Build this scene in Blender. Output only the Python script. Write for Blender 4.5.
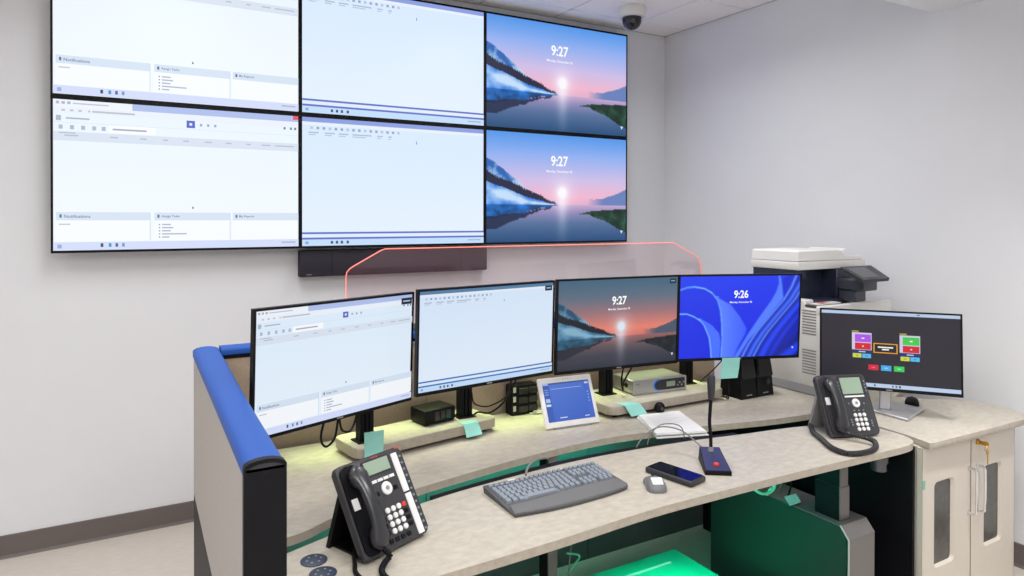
import bpy, bmesh, math, random
import numpy as np
from mathutils import Matrix, Vector

random.seed(7)
for o in list(bpy.data.objects):
    bpy.data.objects.remove(o, do_unlink=True)
SC = bpy.context.scene
COL = SC.collection

# ------------------------------------------------------------------ camera
cam_d = bpy.data.cameras.new('camera')
cam = bpy.data.objects.new('camera', cam_d)
COL.objects.link(cam)
FPX, YAW, PITCH, ROLL, PPY = 686.3713, .5174, .0069, .0020, 221.8925
_cy, _sy = math.cos(YAW), math.sin(YAW)
_F = Vector((_sy, _cy, 0)); _R = Vector((_cy, -_sy, 0)); _U = Vector((0, 0, 1))
_F, _U = _F * math.cos(PITCH) - _U * math.sin(PITCH), _U * math.cos(PITCH) + _F * math.sin(PITCH)
_R, _U = _R * math.cos(ROLL) + _U * math.sin(ROLL), _U * math.cos(ROLL) - _R * math.sin(ROLL)
cam.matrix_world = Matrix(((_R.x, _U.x, -_F.x, 0), (_R.y, _U.y, -_F.y, 0), (_R.z, _U.z, -_F.z, 1.691), (0, 0, 0, 1)))
cam_d.sensor_fit = 'HORIZONTAL'
cam_d.sensor_width = 36.0
cam_d.lens = 36.0 * FPX / 1024
cam_d.shift_y = -(288 - PPY) / 1024
cam_d.clip_start = .05
SC.camera = cam

# ------------------------------------------------------------------ light and exposure
SC.view_settings.view_transform = 'Standard'
SC.view_settings.look = 'None'
SC.view_settings.gamma = 1.0
SC.view_settings.use_curve_mapping = False
SC.view_settings.exposure = 0.0
world = bpy.data.worlds.new('world'); SC.world = world
world.use_nodes = True
world.node_tree.nodes['Background'].inputs[0].default_value = (.8, .82, .9, 1)
world.node_tree.nodes['Background'].inputs[1].default_value = .3

def area(name, loc, sx, sy, power, color=(1, 1, 1), rot=(0, 0, 0), spread=180):
    d = bpy.data.lights.new(name, 'AREA'); d.shape = 'RECTANGLE'; d.size = sx; d.size_y = sy
    d.energy = power; d.color = color; d.spread = math.radians(spread)
    o = bpy.data.objects.new(name, d); COL.objects.link(o); o.location = loc; o.rotation_euler = rot
    return o
WHITE = (1.0, .992, .99)
for (lx, ly, pw) in ((-1.7, 2.6, 11), (.3, 2.85, 20), (2.3, 2.85, 20), (-1.6, .1, 22), (.4, -.1, 33), (1.6, -1.0, 13), (-1.0, -1.7, 20), (1.0, -1.7, 14)):
    area('ceiling_lamp', (lx, ly, 3.125), .6, 1.2, pw, WHITE, spread=155)
area('ceiling_downlight', (2.2, .85, 3.125), .2, .2, 16, WHITE, spread=150)
area('soffit_downlight', (2.98, .93, 2.782), .12, .12, 7, WHITE, spread=62)
# green accent lighting of the console (LED strips, see led_and_added_strip and light_bar below, plus two added fill lamps)
area('under_desk_led_and_fill', (1.30, 2.33, .745), 1.7, .02, 6.0, (.0, 1.0, .66), (math.radians(76), 0, 0), 110)
area('under_desk_led_and_fill', (1.88, 1.86, .745), .02, .45, 1.3, (.0, 1.0, .72), (0, math.radians(-68), 0), 130)  # side lamp added to throw green onto the pedestal side
area('under_desk_led_and_fill', (1.97, 2.14, .755), .5, .02, 1.5, (.0, 1.0, .62), spread=56)  # narrow spot added to brighten the box lid, no strip carries it
area('rear_desk_lamp', (1.62, 2.647, 1.158), 2.2, .012, 2.3, (.78, 1.0, .38), (math.radians(-12), 0, 0), 60)

# ------------------------------------------------------------------ helpers
def lin(c):
    c = np.asarray(c, float) / 255.0
    return np.where(c <= .04045, c / 12.92, ((c + .055) / 1.055) ** 2.4)

def mat(name, rgb, rough=.5, metal=0., spec=.5, var=0., scale=20., bump=0., bscale=200., stretch=None, rgb2=None, coat=0.):
    m = bpy.data.materials.new(name); m.use_nodes = True
    nt = m.node_tree; p = nt.nodes['Principled BSDF']
    a = lin(rgb)
    p.inputs['Base Color'].default_value = (*a, 1)
    p.inputs['Roughness'].default_value = rough
    p.inputs['Metallic'].default_value = metal
    p.inputs['Specular IOR Level'].default_value = spec
    p.inputs['Coat Weight'].default_value = coat
    if var or bump or rgb2:
        tc = nt.nodes.new('ShaderNodeTexCoord'); mp = nt.nodes.new('ShaderNodeMapping')
        nt.links.new(tc.outputs['Object'], mp.inputs[0])
        if stretch: mp.inputs['Scale'].default_value = stretch
    if var or rgb2:
        n = nt.nodes.new('ShaderNodeTexNoise'); n.inputs['Scale'].default_value = scale
        n.inputs['Detail'].default_value = 6; n.inputs['Roughness'].default_value = .6
        nt.links.new(mp.outputs[0], n.inputs['Vector'])
        r = nt.nodes.new('ShaderNodeValToRGB')
        b = lin(rgb2) if rgb2 else np.clip(a * (1 - var), 0, 1)
        c = a if rgb2 else np.clip(a * (1 + var), 0, 1)
        r.color_ramp.elements[0].position = .32; r.color_ramp.elements[1].position = .68
        r.color_ramp.elements[0].color = (*b, 1); r.color_ramp.elements[1].color = (*c, 1)
        nt.links.new(n.outputs['Fac'], r.inputs[0]); nt.links.new(r.outputs[0], p.inputs['Base Color'])
    if bump:
        n2 = nt.nodes.new('ShaderNodeTexNoise'); n2.inputs['Scale'].default_value = bscale; n2.inputs['Detail'].default_value = 3
        bp = nt.nodes.new('ShaderNodeBump'); bp.inputs['Strength'].default_value = bump; bp.inputs['Distance'].default_value = .002
        nt.links.new(mp.outputs[0], n2.inputs['Vector']); nt.links.new(n2.outputs['Fac'], bp.inputs['Height'])
        nt.links.new(bp.outputs[0], p.inputs['Normal'])
    return m

def emis(name, rgb, strength):
    m = bpy.data.materials.new(name); m.use_nodes = True
    p = m.node_tree.nodes['Principled BSDF']
    p.inputs['Base Color'].default_value = (*lin(rgb), 1)
    p.inputs['Emission Color'].default_value = (*lin(rgb), 1)
    p.inputs['Emission Strength'].default_value = strength
    return m

def screen_mat(name, strength, rough=.35):
    """a lit display: the picture's colours come from the mesh's own colour attribute"""
    m = bpy.data.materials.new(name); m.use_nodes = True
    nt = m.node_tree; p = nt.nodes['Principled BSDF']
    p.inputs['Base Color'].default_value = (.006, .006, .008, 1); p.inputs['Roughness'].default_value = rough
    p.inputs['Specular IOR Level'].default_value = .3
    at = nt.nodes.new('ShaderNodeAttribute'); at.attribute_name = 'picture'
    nt.links.new(at.outputs['Color'], p.inputs['Emission Color'])
    p.inputs['Emission Strength'].default_value = strength
    return m

M = {}
M['wall'] = mat('wall_paint', (230, 231, 234), .85, spec=.2, var=.012, scale=3)
M['ceiling'] = mat('ceiling_tile', (248, 245, 244), .95, spec=.1, var=.02, scale=60, bump=.15, bscale=300)
M['tbar'] = mat('ceiling_grid', (196, 190, 186), .6)
M['floor'] = mat('floor_vinyl', (214, 206, 196), .55, spec=.3, scale=14, stretch=(1, 14, 1), rgb2=(196, 187, 177))
M['base'] = mat('baseboard_rubber', (106, 97, 94), .5)
M['lam'] = mat('laminate', (193, 186, 172), .42, spec=.4, scale=34, stretch=(.8, 1.25, 1), rgb2=(174, 167, 154))
M['lam_edge'] = mat('laminate_edge', (176, 167, 153), .5, scale=40, rgb2=(160, 151, 138))
M['fabric'] = mat('partition_fabric', (188, 182, 177), .9, spec=.1, var=.07, scale=160, bump=.3, bscale=400)
M['fabric_shade'] = mat('partition_fabric_shade', (184, 165, 147), .9, spec=.1, var=.07, scale=160, bump=.3, bscale=400)  # same fabric as the side partition, browned for the shade behind the monitors
M['blue'] = mat('blue_cap', (38, 85, 170), .5, spec=.2)
M['black'] = mat('black_plastic', (12, 12, 17), .5, spec=.2)
M['blackm'] = mat('black_metal', (12, 12, 17), .5, spec=.2)
M['charcoal'] = mat('charcoal_plastic', (48, 48, 52), .42, spec=.4)
M['phone'] = mat('phone_plastic', (58, 58, 61), .4, spec=.4)
M['handset'] = mat('handset_plastic', (44, 44, 48), .28, spec=.6)
M['dkgrey'] = mat('grey_panel', (80, 84, 84), .5, var=.04, scale=30)
M['ped'] = mat('pedestal_metal', (104, 100, 99), .42, metal=.15, var=.03, scale=60)
M['ped_led_tint'] = mat('pedestal_side_led_tint', (26, 46, 43), .5, var=.03, scale=20)  # pedestal grey turned dark teal, green LED light and shade put into the colour
M['silver'] = mat('brushed_silver', (188, 188, 190), .32, metal=.75)
M['chrome'] = mat('chrome', (215, 215, 218), .15, metal=1.)
M['grey'] = mat('mid_grey', (140, 140, 140), .45)
M['knob'] = mat('knob_metal', (96, 96, 100), .3, metal=.7)
M['white'] = mat('white_plastic', (236, 234, 231), .4)
M['offwhite'] = mat('printer_white', (226, 224, 220), .42)
M['navy'] = mat('printer_navy', (40, 46, 66), .45)
M['paper'] = mat('paper_white', (228, 228, 226), .8, spec=.1)
M['sticky'] = mat('sticky_mint_and_led_tint', (150, 212, 202), .8, spec=.1, var=.03, scale=40)
M['cab'] = mat('cabinet_beige', (198, 190, 178), .5, var=.012, scale=30)
M['cabin'] = mat('cabinet_dark_glass', (70, 68, 64), .25, spec=.5, var=.2, scale=30)
M['brass'] = mat('brass', (196, 150, 62), .28, metal=.9)
M['lcd'] = mat('phone_lcd', (150, 170, 150), .3)
M['key_white'] = mat('key_white', (226, 226, 226), .45)
M['key_grey'] = mat('key_grey', (124, 132, 142), .5)
M['red'] = mat('red_plastic', (214, 62, 48), .4)
M['kbd'] = mat('keyboard_grey', (78, 79, 82), .55, var=.03, scale=80)
M['grom'] = mat('outlet_slate', (52, 62, 82), .45)
M['glass_dark'] = mat('dark_glass', (16, 20, 30), .08, spec=.6)
M['micblue'] = mat('mic_base_navy', (44, 46, 86), .4, var=.06, scale=60)
M['greenlid'] = mat('green_lid', (28, 214, 172), .25, spec=.6)
M['greybox'] = mat('steel_grey', (158, 160, 160), .38, metal=.3)
M['cable_w'] = mat('cable_white', (206, 204, 198), .5)
M['cable_g'] = mat('cable_grey', (120, 120, 118), .5)
M['cable_green'] = mat('cable_mint', (90, 200, 160), .5)
M['dome'] = mat('camera_dome', (14, 14, 22), .08, spec=.7)
M['soundbar'] = mat('soundbar_cloth', (32, 30, 42), .7, var=.05, scale=200)
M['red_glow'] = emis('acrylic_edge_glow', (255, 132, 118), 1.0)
M['led_green'] = emis('led_green', (90, 255, 120), 1.2)
M['ring_blue'] = emis('ring_blue', (30, 110, 205), .45)
M['mon'] = screen_mat('monitor_picture', 1.0)
M['vw'] = screen_mat('video_wall_picture', 1.0)
M['tab'] = screen_mat('tablet_picture', .9, .2)

def acrylic():
    m = bpy.data.materials.new('clear_acrylic'); m.use_nodes = True
    nt = m.node_tree; nt.nodes.remove(nt.nodes['Principled BSDF'])
    out = nt.nodes['Material Output']
    t = nt.nodes.new('ShaderNodeBsdfTransparent'); t.inputs[0].default_value = (.985, .95, .955, 1)
    g = nt.nodes.new('ShaderNodeBsdfGlossy'); g.inputs['Roughness'].default_value = .03
    d = nt.nodes.new('ShaderNodeBsdfDiffuse'); d.inputs[0].default_value = (.9, .48, .58, 1)
    f = nt.nodes.new('ShaderNodeFresnel'); f.inputs[0].default_value = 1.35
    a = nt.nodes.new('ShaderNodeMixShader'); a.inputs[0].default_value = .045
    nt.links.new(t.outputs[0], a.inputs[1]); nt.links.new(d.outputs[0], a.inputs[2])
    b = nt.nodes.new('ShaderNodeMixShader')
    nt.links.new(f.outputs[0], b.inputs[0]); nt.links.new(a.outputs[0], b.inputs[1]); nt.links.new(g.outputs[0], b.inputs[2])
    nt.links.new(b.outputs[0], out.inputs[0])
    return m
M['acrylic'] = acrylic()

XF = {}      # own record of each root's transform (location, rotation about z)
def root_matrix(o):
    return XF.get(o.name, Matrix())

def spline(pts, sub=6):
    P = [Vector(p) for p in pts]
    if len(P) < 3 or sub < 2: return P
    P = [P[0] * 2 - P[1]] + P + [P[-1] * 2 - P[-2]]
    out = []
    for i in range(1, len(P) - 2):
        a, b, c, d = P[i - 1:i + 3]
        for k in range(sub):
            t = k / sub
            out.append(.5 * ((2 * b) + (c - a) * t + (2 * a - 5 * b + 4 * c - d) * t * t + (3 * b - a - 3 * c + d) * t ** 3))
    out.append(P[-2]); return out

class B:
    """collects shapes for ONE mesh object"""
    def __init__(s, M=None):
        s.v = []; s.f = []; s.mi = []; s.cur = 0; s.M = M or Matrix(); s.pc = []
    @staticmethod
    def world(parent):                       # shapes given in room coordinates
        return B(root_matrix(parent).inverted())
    def mat(s, i): s.cur = i; return s
    def add(s, vs, fs):
        n = len(s.v); s.pc.append((n, n + len(vs), len(s.f), len(s.f) + len(fs)))
        s.v += [s.M @ Vector(p) for p in vs]
        s.f += [tuple(i + n for i in f) for f in fs]; s.mi += [s.cur] * len(fs)
        return s
    def _bm(s, bm):
        bm.verts.index_update()
        s.add([v.co.copy() for v in bm.verts], [[v.index for v in f.verts] for f in bm.faces]); bm.free(); return s
    def box(s, x0, x1, y0, y1, z0, z1, bev=0, seg=2):
        v = [(x0, y0, z0), (x1, y0, z0), (x1, y1, z0), (x0, y1, z0), (x0, y0, z1), (x1, y0, z1), (x1, y1, z1), (x0, y1, z1)]
        f = [(0, 3, 2, 1), (4, 5, 6, 7), (0, 1, 5, 4), (1, 2, 6, 5), (2, 3, 7, 6), (3, 0, 4, 7)]
        if not bev: return s.add(v, f)
        bm = bmesh.new(); vv = [bm.verts.new(p) for p in v]
        for q in f: bm.faces.new([vv[i] for i in q])
        bmesh.ops.bevel(bm, geom=bm.edges[:], offset=bev, segments=seg, profile=.5, affect='EDGES')
        return s._bm(bm)
    def prism(s, poly, z0, z1, bev=0, seg=2):
        n = len(poly)
        v = [(p[0], p[1], z0) for p in poly] + [(p[0], p[1], z1) for p in poly]
        ar = sum(poly[i][0] * poly[(i + 1) % n][1] - poly[(i + 1) % n][0] * poly[i][1] for i in range(n))
        bot = tuple(range(n)); top = tuple(range(n, 2 * n))
        f = [bot[::-1], top] + [(i, (i + 1) % n, n + (i + 1) % n, n + i) for i in range(n)]
        if ar < 0: f = [q[::-1] for q in f]
        if not bev: return s.add(v, f)
        bm = bmesh.new(); vv = [bm.verts.new(p) for p in v]
        for q in f: bm.faces.new([vv[i] for i in q])
        ed = [e for e in bm.edges if abs(e.verts[0].co.z - e.verts[1].co.z) < 1e-9]
        bmesh.ops.bevel(bm, geom=ed, offset=bev, segments=seg, profile=.5, affect='EDGES')
        return s._bm(bm)
    def hexa(s, v):                          # eight corners, bottom ring then top ring
        return s.add(v, [(0, 3, 2, 1), (4, 5, 6, 7), (0, 1, 5, 4), (1, 2, 6, 5), (2, 3, 7, 6), (3, 0, 4, 7)])
    def rings(s, rings, cap=True):
        n = len(rings[0]); v = [p for r in rings for p in r]; f = []
        for k in range(len(rings) - 1):
            for i in range(n):
                j = (i + 1) % n
                f.append((k * n + i, k * n + j, (k + 1) * n + j, (k + 1) * n + i))
        if cap:
            f.append(tuple(range(n))[::-1]); f.append(tuple(range((len(rings) - 1) * n, len(rings) * n)))
        return s.add(v, f)
    def lathe(s, prof, n=20, c=(0, 0, 0), axis='z'):
        R = []
        for r, h in prof:
            ring = []
            for i in range(n):
                a = 2 * math.pi * i / n; x, y = r * math.cos(a), r * math.sin(a)
                p = (x, y, h) if axis == 'z' else ((x, -h, y) if axis == 'y' else (h, x, y))
                ring.append((c[0] + p[0], c[1] + p[1], c[2] + p[2]))
            R.append(ring)
        return s.rings(R)
    def tube(s, pts, r, n=8, sub=6):
        P = spline(pts, sub); R = []; up = None
        for i, p in enumerate(P):
            d = (P[min(i + 1, len(P) - 1)] - P[max(i - 1, 0)])
            d = d.normalized() if d.length > 1e-9 else Vector((0, 0, 1))
            if up is None:
                up = d.orthogonal().normalized()
            up = (up - d * up.dot(d)); up = up.normalized() if up.length > 1e-6 else d.orthogonal().normalized()
            w = d.cross(up)
            rr = r(i / (len(P) - 1)) if callable(r) else r
            R.append([tuple(p + (up * math.cos(2 * math.pi * k / n) + w * math.sin(2 * math.pi * k / n)) * rr) for k in range(n)])
        return s.rings(R)
    def coil(s, pts, rad, wire, turns):
        P = spline(pts, 10); L = [0.]
        for a, b in zip(P, P[1:]): L.append(L[-1] + (b - a).length)
        N = turns * 9; out = []; k = 0; up = Vector((0, 0, 1))
        for i in range(N + 1):
            t = L[-1] * i / N
            while k < len(L) - 2 and L[k + 1] < t: k += 1
            q = (t - L[k]) / max(1e-9, L[k + 1] - L[k]); p = P[k].lerp(P[k + 1], q)
            d = (P[k + 1] - P[k]).normalized(); u = (up - d * up.dot(d)); u = u.normalized() if u.length > .05 else d.orthogonal().normalized()
            w = d.cross(u); a = 2 * math.pi * turns * i / N
            out.append(p + (u * math.cos(a) + w * math.sin(a)) * rad)
        return s.tube(out, wire, 5, 1)
    def build(s, name, mats, parent=None, smooth=True, ang=38):
        me = bpy.data.meshes.new(name); me.from_pydata([tuple(p) for p in s.v], [], s.f)
        if not isinstance(mats, (list, tuple)): mats = [mats]
        for m in mats: me.materials.append(m)
        me.polygons.foreach_set('material_index', s.mi)
        me.update()
        if smooth:
            me.polygons.foreach_set('use_smooth', [True] * len(me.polygons)); me.set_sharp_from_angle(angle=math.radians(ang))
        o = bpy.data.objects.new(name, me); COL.objects.link(o)
        if parent: o.parent = parent
        return o

def each(b, name, m, parent, smooth=True):
    """every shape the builder collected becomes an object of its own"""
    for v0, v1, f0, f1 in b.pc:
        q = B(); q.v = b.v[v0:v1]; q.f = [tuple(i - v0 for i in f) for f in b.f[f0:f1]]; q.mi = [0] * len(q.f)
        q.build(name, m, parent, smooth)

def thing(name, label, cat, loc=(0, 0, 0), rotz=0, group=None):
    o = bpy.data.objects.new(name, None); COL.objects.link(o)
    o.empty_display_size = .1; o.location = loc; o.rotation_euler = (0, 0, rotz)
    XF[o.name] = Matrix.Translation(loc) @ Matrix.Rotation(rotz, 4, 'Z')
    return tag(o, label, cat, group)
def tag(o, label, cat, group=None):
    o['label'] = label; o['category'] = cat
    if group: o['group'] = group
    return o
def struct(o):
    o['kind'] = 'structure'; return o
def rebase(o, loc):                           # give a one-mesh thing an origin at its base
    o.data.transform(Matrix.Translation(-Vector(loc))); o.location = loc; return o
def part(name, mesh, parent, M_=None):        # another object on shared mesh data
    o = bpy.data.objects.new(name, mesh); COL.objects.link(o); o.parent = parent
    if M_ is not None: o.matrix_local = M_
    return o
def rrect(x0, x1, y0, y1, r, n=5):
    out = []
    for cx, cy, a0 in ((x1 - r, y0 + r, -90), (x1 - r, y1 - r, 0), (x0 + r, y1 - r, 90), (x0 + r, y0 + r, 180)):
        for k in range(n + 1):
            a = math.radians(a0 + 90 * k / n); out.append((cx + r * math.cos(a), cy + r * math.sin(a)))
    return out

# text outlines, converted once to mesh data
_T = {}
def text_shape(s, bold=.0):
    if (s, bold) in _T: return _T[(s, bold)]
    cu = bpy.data.curves.new('lettering', 'FONT'); cu.body = s; cu.size = 1; cu.offset = bold; cu.resolution_u = 3
    ob = bpy.data.objects.new('lettering', cu); COL.objects.link(ob)
    dg = bpy.context.evaluated_depsgraph_get()
    me = bpy.data.meshes.new_from_object(ob.evaluated_get(dg))
    v = np.array([x.co[:2] for x in me.vertices]); f = [tuple(p.vertices) for p in me.polygons]
    bpy.data.objects.remove(ob); bpy.data.curves.remove(cu); bpy.data.meshes.remove(me)
    lo, hi = v.min(0), v.max(0); v = (v - lo) / (hi[1] - lo[1])
    _T[(s, bold)] = (v, f); return _T[(s, bold)]

class Screen:
    """a flat display picture in local x (right), z (up), facing -y; u to the right, v down, both 0..1"""
    def __init__(s, W, H): s.W, s.H = W, H; s.v = []; s.f = []; s.c = []; s.k = 0
    def P(s, u, v): return ((u - .5) * s.W, -s.k * .00012, (.5 - v) * s.H)
    def poly(s, pts, rgb):
        s.k += 1; n = len(s.v); s.v += [s.P(*p) for p in pts]
        idx = tuple(range(n, n + len(pts)))
        ar = sum(pts[i][0] * pts[(i + 1) % len(pts)][1] - pts[(i + 1) % len(pts)][0] * pts[i][1] for i in range(len(pts)))
        s.f.append(idx if ar < 0 else idx[::-1]); s.c += [tuple(lin(rgb))] * len(pts); return s
    def rect(s, u0, v0, u1, v1, rgb): return s.poly([(u0, v0), (u0, v1), (u1, v1), (u1, v0)], rgb)
    def line(s, pts, w, rgb):
        for (a, b), (c, d) in zip(pts, pts[1:]):
            L = math.hypot((c - a) * s.W, (d - b) * s.H); nx, ny = -(d - b) * s.H / L, (c - a) * s.W / L
            k0 = s.k
            s.poly([(a + nx * w / s.W, b + ny * w / s.H), (a - nx * w / s.W, b - ny * w / s.H), (c - nx * w / s.W, d - ny * w / s.H), (c + nx * w / s.W, d + ny * w / s.H)], rgb)
            s.k = k0
        s.k += 1; return s
    def grid(s, fn, nx, ny):
        u = np.linspace(0, 1, nx + 1); v = np.linspace(0, 1, ny + 1); U, V = np.meshgrid(u, v)
        C = lin(np.clip(fn(U, V), 0, 255)).reshape(-1, 3); n = len(s.v)
        s.v += [s.P(a, b) for a, b in zip(U.ravel(), V.ravel())]; s.c += [tuple(c) for c in C]
        for j in range(ny):
            for i in range(nx):
                a = n + j * (nx + 1) + i; s.f.append((a, a + nx + 1, a + nx + 2, a + 1))
        return s
    def text(s, t, u, v, h, rgb, bold=.0, align='c', sq=1.0):
        vv, ff = text_shape(t, bold); w = vv[:, 0].max() * h * s.H / s.W * sq; s.k += 1
        u0 = u - w / 2 if align == 'c' else u; n = len(s.v)
        s.v += [s.P(u0 + x * h * s.H / s.W * sq, v + h / 2 - y * h) for x, y in vv]
        s.f += [tuple(i + n for i in q) for q in ff]; s.c += [tuple(lin(rgb))] * len(vv); return s
    def mesh(s, name, m):
        me = bpy.data.meshes.new(name); me.from_pydata(s.v, [], s.f)
        at = me.color_attributes.new('picture', 'FLOAT_COLOR', 'POINT')
        at.data.foreach_set('color', np.c_[np.array(s.c), np.ones(len(s.c))].astype(np.float32).ravel())
        me.materials.append(m); return me

# ------------------------------------------------------------------ room shell
X0R, X1R, Y0R, Y1R, ZC = -2.75, 3.788, -2.5, 4.183, 3.135
struct(B().box(X0R, X1R, Y0R, Y1R, -.1, 0).build('floor', M['floor'], smooth=False))
struct(B().box(X0R - .1, X1R + .1, Y1R, Y1R + .1, -.1, ZC + .15).build('wall_back', M['wall'], smooth=False))
struct(B().box(X1R, X1R + .1, Y0R, Y1R, -.1, ZC + .15).build('wall_right', M['wall'], smooth=False))
struct(B().box(X0R - .1, X0R, Y0R, Y1R, -.1, ZC + .15).build('wall_left', M['wall'], smooth=False))
struct(B().box(X0R - .1, X1R + .1, Y0R - .1, Y0R, -.1, ZC + .15).build('wall_front', M['wall'], smooth=False))
gx = [x for x in (3.330 - .61 * k for k in range(-1, 11)) if X0R < x < X1R]
gy = [y for y in (3.955 - .61 * k for k in range(0, 12)) if Y0R < y < Y1R]
b = B().box(X0R, X1R, Y0R, Y1R, ZC + .02, ZC + .12)
for x in gx: b.box(x - .011, x + .011, Y0R, Y1R, ZC + .004, ZC + .02)
for y in gy: b.box(X0R, X1R, y - .011, y + .011, ZC + .004, ZC + .0199)
for q in ((X0R, X0R + .02, Y0R, Y1R), (X1R - .02, X1R, Y0R, Y1R), (X0R, X1R, Y0R, Y0R + .02), (X0R, X1R, Y1R - .02, Y1R)):
    b.box(*q, ZC + .0005, ZC + .0198)
ceil = struct(b.build('ceiling', M['tbar'], smooth=False))
ex = [X0R + .012] + sorted(gx) + [X1R - .012]; ey = [Y0R + .012] + sorted(gy) + [Y1R - .012]
tiles = {}
for xa, xb in zip(ex, ex[1:]):
    for ya, yb in zip(ey, ey[1:]):
        w, d = round(xb - xa - .010, 3), round(yb - ya - .010, 3)
        if w < .03 or d < .03: continue
        if (w, d) not in tiles:
            bb = B(); bb.box(-w / 2, w / 2, -d / 2, d / 2, 0, .016, .003, 1)
            t = bb.build('ceiling_tile', M['ceiling'], ceil); tiles[(w, d)] = t.data
        else: t = part('ceiling_tile', tiles[(w, d)], ceil)
        t.location = ((xa + xb) / 2, (ya + yb) / 2, ZC)
struct(B().box(2.55, X1R, Y0R, 2.09, 2.79, ZC + .003).build('soffit', M['wall'], smooth=False))
b = B(); b.prism([(Y1R, 0), (Y1R - .018, 0), (Y1R - .011, .012), (Y1R - .009, .112), (Y1R, .114)], 0, 1)
def base_strip(name, p0, p1, nrm):
    prof = [(0, 0), (.018, 0), (.010, .014), (.008, .110), (0, .112)]
    bb = B(); R_ = []
    for p in (p0, p1): R_.append([(p[0] + nrm[0] * a, p[1] + nrm[1] * a, h) for a, h in prof])
    bb.rings(R_); return struct(bb.build(name, M['base'], smooth=False))
base_strip('baseboard_back', (X0R, Y1R), (X1R, Y1R), (0, -1))
base_strip('baseboard_right', (X1R, Y0R), (X1R, Y1R - .018), (-1, 0))

# ------------------------------------------------------------------ pictures shown on the displays
GREYT = (176, 184, 200)
def ui_records(W, H, bg=(244, 250, 255), badge=False, dim=1.0):
    s = Screen(W, H); D = lambda c: tuple(np.array(c) * dim)
    s.grid(lambda U, V: np.stack([bg[0] * dim - 10 * dim * (1 - V), bg[1] * dim - 5 * dim * (1 - V), bg[2] * dim + 0 * V], -1), 12, 8)
    s.rect(0, 0, 1, .045, D((176, 192, 236))); s.rect(0, 0, .29, .05, D((240, 244, 252)))
    if not badge: s.rect(.975, 0, 1, .03, D((226, 90, 110)))
    for u in (.01, .03, .05): s.rect(u, .012, u + .012, .03, D(GREYT))
    s.rect(.07, .018, .2, .027, D((190, 198, 212)))
    s.rect(0, .05, 1, .09, D((236, 242, 252)))
    for u, w in ((.03, .012), (.06, .012), (.09, .012), (.125, .008), (.14, .16)): s.rect(u, .064, u + w, .076, D((186, 194, 208)))
    s.rect(.01, .105, .028, .14, D((176, 184, 200))); s.rect(.045, .117, .13, .127, D((170, 180, 196)))
    s.rect(.505, .088, .54, .14, D((92, 108, 200))); s.rect(.517, .105, .528, .122, D((240, 244, 255)))
    for u in (.56, .59, .62): s.rect(u, .106, u + .01, .124, D((160, 170, 200)))
    for u in (.93, .96, .98): s.rect(u, .09, u + .01, .108, D((120, 130, 150)))
    s.rect(0, .15, 1, .152, D((214, 220, 232)))
    for u in (.02, .06, .10, .14, .175): s.rect(u, .168, u + .014, .195, D((176, 186, 206)))
    s.rect(.20, .155, .38, .205, D((250, 252, 255))); s.rect(.215, .176, .345, .187, D((160, 170, 188)))
    s.rect(0, .212, 1, .272, D((218, 228, 242)))
    for u, w in ((.02, .06), (.04, .05), (.205, .03), (.32, .025), (.41, .02), (.49, .025), (.58, .03), (.67, .025), (.76, .02), (.83, .04), (.89, .09)):
        s.rect(u, .232 if u != .02 else .216, u + w, .241 if u != .02 else .224, D((182, 192, 210)))
    s.poly([(.528, .70), (.536, .712), (.528, .72)], D((70, 74, 90)))
    for u0, u1, t in ((.01, .36, 'Notifications'), (.375, .69, 'Assign Tasks'), (.70, 1.0, 'My Reports')):
        s.rect(u0, .745, u1, .94, D((247, 251, 255))); s.rect(u0, .745, u1, .80, D((214, 228, 244)))
        s.rect(u1 - .003, .745, u1, .94, D((206, 216, 232)))
        s.rect(u0 + .012, .76, u0 + .02, .782, D((96, 106, 140)))
        s.text(t, u0 + .028, .773, .021, D((112, 124, 152)), .012, 'l')
    s.rect(.02, .822, .06, .83, D((190, 198, 212)))
    for k, w in enumerate((.035, .045, .035, .10, .03)):
        s.rect(.392, .825 + .022 * k, .398, .834 + .022 * k, D((150, 160, 184))); s.rect(.405, .825 + .022 * k, .405 + w, .834 + .022 * k, D((172, 182, 202)))
    s.rect(0, .945, 1, 1, D((212, 222, 250)))
    s.rect(.015, .96, .03, .985, D((160, 172, 214)))
    for u, c in ((.17, (66, 70, 90)), (.2, (70, 150, 190)), (.225, (90, 100, 170)), (.25, (130, 150, 190))): s.rect(u, .955, u + .01, .98, D(c))
    s.rect(.92, .962, .985, .972, D((170, 180, 205)))
    if badge: s.rect(.905, .025, .985, .085, (22, 34, 54)); s.rect(.918, .048, .972, .062, (170, 184, 200))
    return s
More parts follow.
